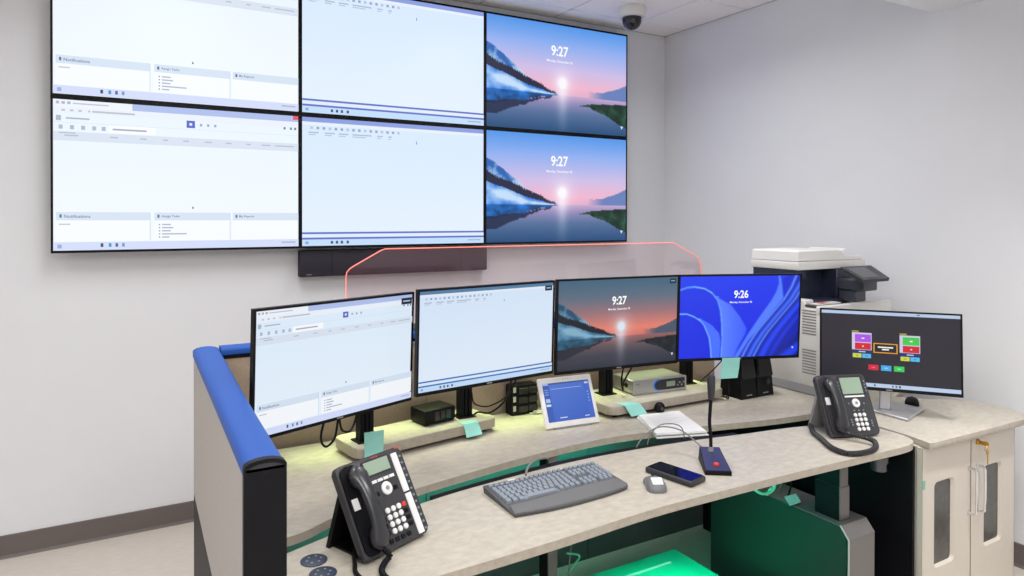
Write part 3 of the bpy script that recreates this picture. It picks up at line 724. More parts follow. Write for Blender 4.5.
b = B.world(t); b.lathe([(0, 0), (.011, 0), (.011, .0025), (0, .0025)], 14, (3.185, CY - .037, .697), 'y'); b.box(3.182, 3.189, CY - .0395, CY - .037, .648, .688); b.build('key', M['brass'], t)
o = tag(B().box(2.7695, 2.790, CY - .0008, CY, .607, .642).build('adhesive_tab', mat('tab_green', (120, 170, 150), .6), smooth=False), 'small green adhesive tab on the left edge of the beige cabinet', 'sticker')
rebase(o, (2.78, CY, .607))

# ------------------------------------------------------------------ monitor risers
def riser(name, label, c, rz, w, d):
    t = thing('monitor_riser', label, 'riser', (*c, DZ), rz, 'monitor risers')
    b = B(); pol = rrect(-w / 2, w / 2, -d / 2, d / 2, .035, 6); b.mat(1).prism(pol, .018, .0535, .004, 2); b.mat(0).prism(rrect(-w / 2 + .003, w / 2 - .003, -d / 2 + .003, d / 2 - .003, .034, 6), .0534, .055); b.build('board', [M['lam'], M['lam_edge']], t)
    for sx in (-1, 1): B().box(sx * (w / 2 - .06) - .02, sx * (w / 2 - .06) + .02, -d / 2 + .03, d / 2 - .03, 0, .018).build('foot', M['black'], t, False)
    return t
ra = math.radians(10)
riser('l', 'stone-look riser board under the two left monitors, angled', (.735 + .32 * math.cos(ra) - .105 * math.sin(ra), 2.400 + .32 * math.sin(ra) + .105 * math.cos(ra)), ra, .64, .21)
riser('r', 'stone-look riser board under the radio receiver and right monitors', (2.215, 2.545), 0, .70, .30)
RZ = DZ + .055

# ------------------------------------------------------------------ monitors
MW = .62
def tiltm(a): return Matrix.Rotation(-a, 4, 'X')
def monitor(label, cx, cy, cz, a, tl, W, H, scr, post):
    t = thing('monitor', label, 'monitor', (cx, cy, DZ), a, 'monitors on the desk')
    T_ = Matrix.Translation((0, 0, cz - DZ)) @ tiltm(tl)
    b = B(T_)
    w, h, e = W / 2, H / 2, .0075
    for q in ((-w, -w + e, -h, h), (w - e, w, -h, h), (-w + e, w - e, -h, -h + .013), (-w + e, w - e, h - e, h)): b.box(q[0], q[1], 0, .018, q[2], q[3])
    b.box(-w + e, w - e, .004, .018, -h + .013, h - e)
    b.hexa([(-w + .03, .018, -h + .03), (w - .03, .018, -h + .03), (w * .5, .045, -h * .55), (-w * .5, .045, -h * .55)] + [(-w + .03, .018, h - .03), (w - .03, .018, h - .03), (w * .5, .045, h * .55), (-w * .5, .045, h * .55)])
    hs = b.build('housing', M['black'], t, False)
    me = scr(W - 2 * e, H - e - .013).mesh('screen', M['mon']); o = part('screen', me, t); o.matrix_local = T_ @ Matrix.Translation((0, .003, .00275))
    b = B(T_); b.box(-.012, .012, -.0006, .0, -h + .004, -h + .009); b.build('badge', M['grey'], hs, False)
    if post:
        inv = root_matrix(t).inverted()
        px, py = post; b = B(inv @ Matrix.Translation((px, py, 0)) @ Matrix.Rotation(a * .4, 4, 'Z'))
        zt = cz + .06
        b.box(-.027, -.011, -.02, .02, RZ, zt); b.box(.011, .027, -.02, .02, RZ, zt); b.box(-.011, .011, -.012, .012, RZ, zt); b.box(-.006, .006, -.02, -.011, RZ, zt); b.box(-.04, .04, -.035, .035, RZ, RZ + .004)
        b.build('stand_post', M['blackm'], t, False)
        lp = inv @ Vector((px, py, cz)); b = B(); b.tube([(lp.x, lp.y - .01, cz - DZ), (lp.x * .6, lp.y * .7 + .02, cz - DZ), (0, .075, cz - DZ)], .016, 8, 4); b.box(-.05, .05, .045, .06, cz - DZ - .05, cz - DZ + .05, .003, 1); b.build('arm', M['blackm'], t)
    return t
monitor('leftmost desk monitor showing a white records page with three lower panels', .622, 2.214, 1.2255, .359, -.038, MW, .3925, lambda w, h: ui_records(w, h, (232, 243, 254), True, .97), (.79, 2.50))
monitor('desk monitor second from left showing an almost empty pale blue sheet', 1.201, 2.271, 1.25, .12, -.035, MW, .376, lambda w, h: ui_sheet(w, h, .96, (38, 116, 190), True, (84, 128, 168)), (1.25, 2.60))
monitor('desk monitor showing a dim orange lake sunset and clock, above the receiver', 1.879, 2.353, 1.2316, -.103, -.037, MW, .4005, lambda w, h: lock_screen(w, h, PAL_DESK, '9:27', True), (1.996, 2.605))
monitor('desk monitor showing vivid blue flowing ribbons and clock, before the printer', 2.535, 2.277, 1.2214, -.35, -.057, MW, .407, ribbon_screen, (2.48, 2.575))
t5 = monitor('dark-screened monitor with coloured tiles on a silver stand on the cabinet worktop', 3.011, 1.847, 1.0895, -.894, .083, .57, .361, tile_screen, None)
b = B.world(t5); base5 = [(2.984, 1.745), (3.222, 1.806), (3.215, 1.99), (2.995, 1.985)]
b.prism(base5, DZ, DZ + .012, .003, 1); b.build('stand_base', M['silver'], t5)
b = B.world(t5); Tn = Matrix.Translation((3.058, 1.893, DZ + .010)) @ Matrix.Rotation(-.894, 4, 'Z'); b.M = root_matrix(t5).inverted() @ Tn
b.box(-.024, .024, -.012, .012, 0, .30, .004, 1); b.build('stand_neck', M['silver'], t5)
b = B.world(t5); b.M = root_matrix(t5).inverted() @ Tn; b.box(-.05, .05, -.03, -.012, .22, .32, .004, 1); b.build('stand_mount', M['grey'], t5)

# ------------------------------------------------------------------ printer
t = thing('printer', 'white multifunction printer with navy midsection behind the blue monitor', 'printer', (3.33, 2.44, DZ)); prn = t
b = B.world(t)
b.box(3.03, 3.63, 2.215, 2.66, DZ + .022, 1.235, .008, 2); b.box(3.0285, 3.6315, 2.2135, 2.24, 1.2, 1.248, .006, 1); b.box(3.029, 3.10, 2.3, 2.6595, 1.2, 1.27, .006, 1); b.box(3.0295, 3.6305, 2.55, 2.6608, 1.2, 1.34, .006, 1)
b.build('body', M['offwhite'], t)
b = B.world(t); b.box(3.012, 3.635, 2.20, 2.66, DZ, DZ + .024, .006, 1); b.hexa([(3.004, 2.22, DZ + .004), (3.03, 2.22, DZ + .004), (3.03, 2.6, DZ + .004), (3.004, 2.6, DZ + .004), (3.022, 2.23, DZ + .04), (3.03, 2.23, DZ + .04), (3.03, 2.59, DZ + .04), (3.022, 2.59, DZ + .04)]); b.build('plinth', M['grey'], t)
b = B.world(t)
for z0 in (.90, 1.10):
    for k in range(9): b.box(3.0285, 3.031, 2.235, 2.315, z0 + .0145 * k, z0 + .006 + .0145 * k)
each(b, 'vent', M['grey'], t, False)
b = B.world(t); b.box(3.11, 3.50, 2.34, 2.55, 1.2352, 1.243); b.box(3.10, 3.50, 2.42, 2.64, 1.243, 1.42); b.box(3.04, 3.11, 2.36, 2.64, 1.375, 1.42); b.box(3.33, 3.56, 2.33, 2.62, 1.236, 1.42, .006, 1); b.box(3.12, 3.36, 2.30, 2.42, 1.243, 1.262, .004, 1); b.build('midsection', M['navy'], t)
b = B.world(t); b.box(3.035, 3.60, 2.345, 2.655, 1.418, 1.462, .006, 2); b.build('scanner', M['offwhite'], t)
b = B.world(t); xz = Matrix(((1, 0, 0, 0), (0, 0, -1, 2.65), (0, 1, 0, 0), (0, 0, 0, 1))); b.M = root_matrix(t).inverted() @ xz
b.prism([(3.037, 1.464), (3.40, 1.464), (3.425, 1.4635), (3.575, 1.4635), (3.575, 1.480), (3.415, 1.482), (3.395, 1.512), (3.37, 1.519), (3.05, 1.519), (3.037, 1.512)], 0, .30, .004, 1); b.build('feeder_lid', M['white'], t)
b = B.world(t); b.hexa([(3.42, 2.40, 1.487), (3.50, 2.40, 1.515), (3.50, 2.62, 1.515), (3.42, 2.62, 1.487), (3.42, 2.40, 1.493), (3.50, 2.40, 1.522), (3.50, 2.62, 1.522), (3.42, 2.62, 1.493)]); b.box(3.425, 3.44, 2.44, 2.58, 1.478, 1.494); b.build('feeder_tray', M['white'], t)
b = B.world(t); b.hexa([(3.195, 2.10, 1.368), (3.415, 2.10, 1.368), (3.49, 2.25, 1.42), (3.235, 2.25, 1.42), (3.195, 2.094, 1.384), (3.415, 2.094, 1.384), (3.49, 2.244, 1.437), (3.235, 2.244, 1.437)]); pn = b.build('control_panel', M['charcoal'], t, False)
b = B.world(t); b.hexa([(3.222, 2.112, 1.3898), (3.36, 2.112, 1.3898), (3.405, 2.225, 1.4298), (3.255, 2.225, 1.4298), (3.222, 2.112, 1.3915), (3.36, 2.112, 1.3915), (3.405, 2.225, 1.4315), (3.255, 2.225, 1.4315)]); b.build('touch_screen', M['glass_dark'], pn, False)
b = B.world(t); b.box(3.33, 3.45, 2.18, 2.33, 1.31, 1.368, .006, 1); b.box(3.34, 3.43, 2.23, 2.33, 1.25, 1.31, .006, 1); b.build('panel_housing', mat('panel_housing_grey', (70, 74, 84), .4), t)
b = B.world(t); b.box(3.055, 3.24, 2.245, 2.295, 1.249, 1.254); b.mat(1).box(3.09, 3.15, 2.25, 2.285, 1.254, 1.2548); o = b.build('printed_sheets', [M['paper'], M['red']], None, False)
tag(o, 'white printed sheets with a red mark in the printer output tray', 'paper')
o.data.transform(root_matrix(t)); rebase(o, (3.15, 2.32, 1.248))
b = B.world(t); b.box(3.032, 3.25, 2.242, 2.41, 1.238, 1.2483); b.build('output_tray', M['dkgrey'], t, False)

# ------------------------------------------------------------------ speakers
for k, (x0, x1, lab) in enumerate(((2.628, 2.738, 'left one of two black desktop speakers under the blue monitor'), (2.742, 2.858, 'right one of two black desktop speakers, with a volume knob'))):
    t = thing('speaker', lab, 'speaker', ((x0 + x1) / 2, 2.42, DZ), 0, 'desktop speakers')
    w = (x1 - x0) / 2; b = B(); b.hexa([(-w, -.07, 0), (w, -.07, 0), (w, .07, 0), (-w, .07, 0), (-w + .012, -.045, .235), (w - .006, -.045, .235), (w - .006, .06, .235), (-w + .012, .06, .235)]); b.build('cabinet', M['black'], t, False)
    b = B(); b.hexa([(-w + .01, -.0735, .10), (w - .01, -.0735, .10), (w - .01, -.056, .10), (-w + .01, -.056, .10), (-w + .02, -.050, .225), (w - .014, -.050, .225), (w - .014, -.04, .225), (-w + .02, -.04, .225)]); b.M = Matrix(); b.build('grille', mat('speaker_cloth', (40, 40, 43), .9, var=.1, scale=300), t, False)
    b = B(); b.box(-.018, .018, -.0712, -.069, .015, .02); b.build('badge', M['grey'], t, False)
    if k: b = B(); b.lathe([(0, 0), (.014, 0), (.013, .014), (0, .014)], 18, (.012, -.062, .07), 'y'); b.build('volume_knob', M['charcoal'], t)

# ------------------------------------------------------------------ small electronics on the desk rear
t = thing('network_box', 'small black electronics box on the left riser between two monitors', 'device', (1.11, 2.605, RZ), math.radians(12))
b = B(); b.box(-.075, .075, -.055, .055, .004, .062, .006, 2); b.build('case', M['blackm'], t)
b = B()
for k in range(3): b.box(-.028 + .028 * k, -.006 + .028 * k, -.0562, -.054, .016, .05)
each(b, 'port', M['dome'], t, False)
b = B(); [b.box(sx * .06 - .01, sx * .06 + .01, -.045, .045, 0, .005) for sx in (-1, 1)]; each(b, 'foot', M['black'], t, False)

t = thing('radio_receiver', 'silver half-rack radio receiver with blue ring on the right riser', 'receiver', (2.235, 2.50, RZ), math.radians(-5))
b = B(); b.box(-.152, .152, 0, .17, .004, .068, .003, 1); b.build('case', M['silver'], t)
b = B(); b.prism(rrect(-.154, .154, .002, .07, .006), 0, .008); b.v = [Vector((p.x, -p.z, p.y)) for p in b.v]; b.build('front_panel', M['silver'], t, False)
b = B(); b.box(-.01, .145, -.0105, -.007, .012, .062, .002, 1); dsp = b.build('display_panel', M['charcoal'], t)
b = B(); b.lathe([(.018, 0), (.027, 0), (.027, .002), (.018, .002)], 24, (-.012, -.0082, .037), 'y'); b.build('ring', M['ring_blue'], t)
b = B(); b.lathe([(0, 0), (.0215, 0), (.0215, .003), (0, .003)], 24, (-.012, -.0082, .037), 'y'); b.build('dial', M['charcoal'], t)
b = B(); b.box(.035, .085, -.0115, -.0104, .026, .05); b.build('lcd', M['lcd'], dsp, False)
b = B()
for k in range(4): b.lathe([(0, 0), (.005, 0), (.005, .003), (0, .003)], 10, (.10 + .012 * k, -.0104, .028 + .012 * (k % 2)), 'y')
each(b, 'button', M['grey'], dsp)
b = B(); b.box(-.14, -.115, -.0088, -.007, .048, .054); b.build('badge', M['grey'], t, False)
b = B()
for y in (.05, .075): b.lathe([(0, 0), (.010, 0), (.010, .004), (0, .004)], 12, (-.156, y, .038), 'x')
each(b, 'socket', M['black'], t)

t = thing('switch_module', 'black upright outlet module with rocker switches at the rear partition', 'outlet', (1.582, 2.69, DZ))
b = B(); b.box(-.068, .068, -.03, .03, 0, .135, .006, 2); b.build('case', M['black'], t)
sw = None
for r in range(3):
    for c in range(2):
        if sw is None: bb = B(); bb.box(-.024, .024, -.006, 0, -.014, .014, .003, 1); o = bb.build('rocker', M['charcoal'], t); sw = o.data
        else: o = part('rocker', sw, t)
        o.location = (-.008 + .052 * c, -.030, .028 + .04 * r)
b = B(); [b.box(-.060, -.046, -.0312, -.029, .02 + .042 * r, .044 + .042 * r) for r in range(3)]; each(b, 'marking', M['cable_w'], t, False)

t = thing('tablet', 'white tablet panel with a blue screen leaning beside the papers', 'tablet', (1.665, 2.393, DZ), -.093)
T_ = Matrix.Translation((0, 0, .008)) @ Matrix.Rotation(-.424, 4, 'X')
w, h = .1315, .105
b = B(T_); b.box(-w, w, 0, .014, 0, 2 * h, .006, 2); b.build('frame', M['white'], t)
s = Screen(.226, .162); s.grid(lambda U, V: ramp(.6 * V + .4 * U, [(0, (92, 128, 214)), (1, (62, 100, 200))]), 8, 8)
s.rect(.0, 0, 1, .04, (70, 92, 150)); s.rect(.16, .155, .82, .165, (190, 208, 246)); s.rect(.0, .0, .12, .05, (176, 190, 220)); s.rect(0, .06, .13, 1, (66, 98, 186)); s.rect(.02, .40, .11, .50, (170, 204, 236)); s.rect(.01, .54, .11, .60, (214, 228, 250)); s.rect(.88, .04, 1, 1, (72, 108, 204)); s.rect(.90, .05, .98, .1, (190, 206, 240))
for v in (.3, .38, .46, .54): s.rect(.92, v, .95, v + .03, (150, 180, 230))
for v in (.16, .22, .28): s.rect(.02, v, .1, v + .03, (130, 158, 220))
s.rect(.25, .90, .40, .925, (210, 222, 250)); s.rect(.78, .92, .88, .945, (200, 214, 246))
o = part('screen', s.mesh('screen', M['tab']), t, T_ @ Matrix.Translation((0, -.0006, .105)))
b = B(); b.hexa([(-.05, .05, 0), (.05, .05, 0), (.05, .135, 0), (-.05, .135, 0), (-.05, .078, .13), (.05, .078, .13), (.05, .09, .13), (-.05, .09, .13)]); b.box(-.09, .09, .0, .05, 0, .008); b.build('stand', M['grey'], t, False)
b = B(T_); [b.lathe([(0, 0), (.002, 0), (.002, .0005), (0, .0005)], 6, (-.01 + .012 * k, 0, .2), 'y') for k in range(4)]; each(b, 'sensor', M['grey'], t)

t = thing('papers', 'stack of white papers hanging over the rear worktop edge', 'papers', (2.03, 2.21, DZ))
for k in range(3):
    j = .006 * k; b = B.world(t)
    c0 = [(1.985 + j, 2.368), (2.195 + j * .5, 2.33), (2.097 - j * .3, 2.046 + j), (1.882 + j * .4, 2.118 + j)]
    z0 = DZ + .0008 + .0042 * k
    bm = bmesh.new(); N = 6; V_ = []
    for a in range(N + 1):
        row = []
        for q in (0, 1):
            p0 = Vector(c0[0]).lerp(Vector(c0[3]), a / N) if q == 0 else Vector(c0[1]).lerp(Vector(c0[2]), a / N)
            lift = -.006 * max(0, (a / N - .7) / .3) ** 2 if k == 0 else .0
            row.append((p0.x, p0.y, z0 + lift))
        V_.append(row)
    vs = [p for r in V_ for p in r] + [(p[0], p[1], p[2] + .0038) for r in V_ for p in r]; n2 = 2 * (N + 1); fs = []
    for a in range(N):
        i = 2 * a; fs += [(i, i + 2, i + 3, i + 1), (n2 + i, n2 + i + 1, n2 + i + 3, n2 + i + 2), (i, n2 + i, n2 + i + 2, i + 2), (i + 1, i + 3, n2 + i + 3, n2 + i + 1)]
    fs += [(0, 1, n2 + 1, n2), (2 * N, n2 + 2 * N, n2 + 2 * N + 1, 2 * N + 1)]; bm.free()
    b.add(vs, fs); b.build('sheet', M['paper'], t, False)
b = B.world(t)
for k in range(9):
    f = .14 + .06 * k; p0 = Vector((1.997, 2.368)).lerp(Vector((1.89, 2.13)), f); p1 = Vector((2.2, 2.33)).lerp(Vector((2.094, 2.058)), f); d = (p1 - p0); q0 = p0 + d * .12; q1 = p0 + d * (.82 - .1 * (k % 3)); nn = Vector((-d.y, d.x)).normalized() * .0022
    z = DZ + .0133; b.add([(q0.x + nn.x, q0.y + nn.y, z), (q0.x - nn.x, q0.y - nn.y, z), (q1.x - nn.x, q1.y - nn.y, z), (q1.x + nn.x, q1.y + nn.y, z)], [(0, 1, 2, 3)])
b.build('print', mat('faint_print', (206, 206, 208), .8), t, False)

t = thing('ball_webcam', 'small black ball webcam on the desk before the right riser', 'webcam', (2.115, 2.362, DZ))
B().lathe([(0, .006), (.012, .008), (.021, .018), (.025, .031), (.021, .045), (.011, .054), (0, .056)], 20).build('ball', M['black'], t)
B().lathe([(0, 0), (.022, 0), (.022, .005), (.012, .010), (0, .010)], 18).build('foot', M['charcoal'], t)
B().lathe([(0, 0), (.009, 0), (.009, .003), (0, .003)], 14, (-.008, -.0225, .033), 'y').build('lens', M['dome'], t)

# sticky notes
def sticky(label, vs, loc):
    b = B(); n = len(vs); fs = []
    up_ = [(Vector(p)) for p in vs]; off = (up_[1] - up_[0]).cross(up_[2] - up_[0]).normalized() * .0008
    allv = [tuple(p) for p in up_] + [tuple(p + off) for p in up_]
    for r in range(n // 2 - 1):
        i = 2 * r; fs += [(i, i + 1, i + 3, i + 2), (n + i, n + i + 2, n + i + 3, n + i + 1), (i, i + 2, n + i + 2, n + i), (i + 1, n + i + 1, n + i + 3, i + 3)]
    fs += [(0, n, n + 1, 1), (n - 2, n - 1, 2 * n - 1, 2 * n - 2)]
    b.add(allv, fs); o = b.build('sticky_note', M['sticky'], smooth=False); tag(o, label, 'note', 'mint sticky notes'); rebase(o, loc); return o
sticky('mint sticky note standing behind the left desk phone', [(.756, 2.398, .916), (.834, 2.4115, .911), (.757, 2.397, .862), (.832, 2.4095, .862), (.756, 2.394, .822), (.830, 2.406, .822)], (.795, 2.41, .822))
sticky('mint sticky note bent over the right end of the left riser', [(1.185, 2.528, .8562), (1.262, 2.533, .8562), (1.192, 2.484, .8580), (1.262, 2.496, .8580), (1.190, 2.452, .815), (1.266, 2.462, .815)], (1.22, 2.49, .815))
sticky('mint sticky note draped over the left corner of the right riser', [(1.925, 2.44, .8562), (2.01, 2.43, .8562), (1.935, 2.388, .857), (2.02, 2.384, .857), (1.955, 2.366, .812), (2.042, 2.362, .815)], (1.98, 2.39, .812))

# mint note stuck to the bottom edge of the blue monitor
def on_monitor(cx, cy, cz, a, tl, x, z, d=0):
    return (Matrix.Translation((cx, cy, cz)) @ Matrix.Rotation(a, 4, 'Z') @ tiltm(tl)) @ Vector((x, d, z))
q = [on_monitor(2.535, 2.277, 1.2214, -.35, -.057, x, z, d) for x, z, d in ((-.085, -.192, -.0016), (.005, -.192, -.0016), (-.088, -.24, -.002), (.002, -.24, -.002), (-.094, -.29, -.008), (-.008, -.288, -.008))]
sticky('mint sticky note hanging from the bottom of the blue monitor', [tuple(p) for p in q], tuple(q[4]))

# ------------------------------------------------------------------ gooseneck microphone
t = thing('gooseneck_microphone', 'black gooseneck microphone with a navy base and red button', 'microphone', (1.835, 1.765, DZ), math.radians(-35))
b = B(); b.hexa([(-.045, -.078, 0), (.045, -.078, 0), (.040, .085, 0), (-.040, .085, 0), (-.045, -.078, .014), (.045, -.078, .014), (.036, .085, .045), (-.036, .085, .045)]); b.build('base', M['black'], t, False)
b = B(); b.hexa([(-.042, -.074, .0146), (.042, -.074, .0146), (.034, .082, .0444), (-.034, .082, .0444), (-.042, -.074, .0166), (.042, -.074, .0166), (.034, .082, .0464), (-.034, .082, .0464)]); b.build('top_plate', M['micblue'], t, False)
B().lathe([(0, 0), (.010, 0), (.010, .006), (.007, .009), (0, .009)], 16, (0, -.04, .022)).build('talk_button', M['red'], t)
b = B(); b.tube([(0, .058, .04), (.0, .06, .09), (-.004, .062, .14), (-.002, .062, .19), (.002, .064, .235)], .0065, 10, 5); b.build('gooseneck', M['black'], t)
b = B(); b.lathe([(0, .225), (.008, .225), (.012, .232), (.0145, .27), (.0145, .308), (.011, .315), (0, .316)], 16, (.002, .064, 0)); b.build('microphone_head', M['charcoal'], t)
b = B(); b.lathe([(0, .04), (.011, .04), (.009, .055), (0, .055)], 14, (0, .058, 0)); b.build('collar', M['grey'], t)

# ------------------------------------------------------------------ keyboard, mice, mobile phone
t = thing('keyboard', 'dark grey full-size keyboard with a padded palm rest', 'keyboard', (1.230, 1.852, DZ))
KW = .222
def zk(y): return .008 + .015 * (y + .12) / .235          # key deck rises to the back
b = B(); fr = smooth2([(-KW, -.098), (-.11, -.112), (0, -.115), (.12, -.108), (.205, -.094), (KW + .003, -.072)], 4)
pol = fr + [(KW - .004, .115), (-KW + .004, .115)]
low = [(x * .98, y * .98, .0) for x, y in pol]; top_ = [(x * .995, y * .995, zk(y)) for x, y in pol]
b.rings([low, top_], True); b.build('case', M['kbd'], t)
b = B(); pr = [(x * .985, y * .97) for x, y in fr]; bk = smooth2([(KW - .012, -.036), (.12, -.034), (.0, -.038), (-.08, -.048), (-.15, -.052), (-KW + .012, -.052)], 4)
b.rings([[(x, y, .006) for x, y in pr + bk], [(x, y, .012 if y < -.06 else .0165) for x, y in pr + bk], [(x * .98, y * .98, .015 if y < -.06 else .0195) for x, y in pr + bk]]); b.build('palm_rest', mat('palm_rest_grey', (102, 102, 103), .6), t)
b = B(); rows = [(.098, 15, .6), (.072, 15, 1), (.051, 15, 1), (.030, 14, 1), (.009, 13, 1)]
def key(bb, x, y, w, d):
    z = zk(y) - .001; w *= .5; d *= .5
    bb.hexa([(x - w, y - d, z), (x + w, y - d, z), (x + w, y + d, z + .004), (x - w, y + d, z + .004), (x - w * .78, y - d * .75, z + .007), (x + w * .78, y - d * .75, z + .007), (x + w * .78, y + d * .8, z + .0105), (x - w * .78, y + d * .8, z + .0105)])
def wave(x): return -.012 * math.exp(-((x + .13) / .09) ** 2) + .002
for y, n, hh in rows:
    pit = .285 / n
    for k in range(n): x = -.208 + pit * (k + .5); key(b, x, y + wave(x), pit * .88, .0185 * (hh if hh < 1 else 1))
for r, y in enumerate((.098, .072, .051, .030, .009)):
    for k in range(3):
        if r == 3 or (r == 4 and k == 3): continue
        key(b, .098 + .0185 * (k - .2), y, .0165, .0185 * (.6 if r == 0 else 1))
    for k in range(4): key(b, .153 + .0182 * k, y, .0162, .0185 * (.6 if r == 0 else 1))
for k in (0, 1, 2, 9, 10, 11, 12): x = -.208 + .022 * (k + .5); key(b, x, -.0125 + wave(x), .019, .0185)
for k in range(3): key(b, .098 + .0185 * (k - .2), -.012, .0165, .0185)
for k in range(3): key(b, .153 + .0182 * (k + .5), -.012, .0162, .0185)
o = b.build('keys', M['key_grey'], t, False); o['kind'] = 'stuff'
b = B(); key(b, -.075, -.018, .13, .018); b.build('space_bar', M['key_grey'], t, False)
b = B(); b.box(-.128, -.10, .106, .1135, .020, .026); b.box(.035, .085, .107, .1138, .020, .026); each(b, 'label_strip', M['key_white'], t, False)

def mouse(label, c, rz, m1, m2, L=.112, W=.066, white=True):
    t = thing('computer_mouse', label, 'mouse', (*c, DZ), rz, 'computer mice')
    R_ = []; N = 14
    for k in range(N + 1):
        f = k / N; y = -L / 2 + L * f
        ww = W / 2 * np.interp(f, [0, .03, .10, .25, .45, .62, .80, .93, .98, 1], [.45, .70, .90, 1.0, .93, .86, .88, .80, .62, .40])
        hh = np.interp(f, [0, .04, .12, .25, .40, .60, .80, .94, 1], [.010, .018, .027, .034, .037, .033, .025, .016, .009])
        R_.append([(ww * math.copysign(abs(math.cos(a)) ** .75, math.cos(a)), y, max(.0, hh * abs(math.sin(a)) ** .7)) for a in [math.pi * j / 12 for j in range(13)]])
    b = B(); b.rings(R_); b.build('shell', m1, t, ang=60)
    b = B(); b.tube([(0, L * .16, .031), (0, L * .24, .028), (0, L * .30, .0245)], .0035, 8, 3); b.build('scroll_wheel', M['black'], t)
    if white: b = B(); b.hexa([(-.017, -.046, .0245), (.017, -.046, .0245), (.018, -.018, .0350), (-.018, -.018, .0350), (-.017, -.046, .0282), (.017, -.046, .0282), (.018, -.018, .0384), (-.018, -.018, .0384)]); b.build('label', m2, t, False)
    return t
mouse('grey computer mouse with a white label beside the keyboard', (1.530, 1.733), math.radians(-26), mat('mouse_grey', (112, 112, 115), .4), M['key_white'])
mouse('black computer mouse behind the silver monitor stand', (3.292, 1.905), math.radians(-60), M['black'], M['black'], .10, .062, False)

t = thing('mobile_phone', 'mobile phone in a thick dark case lying on the desk', 'phone', (1.650, 1.765, DZ), math.radians(12))
B().box(-.044, .044, -.096, .096, 0, .021, .008, 3).build('case', M['charcoal'], t)
b = B(); b.prism(rrect(-.038, .038, -.089, .089, .008), .0208, .0218); b.build('screen', M['glass_dark'], t, False)

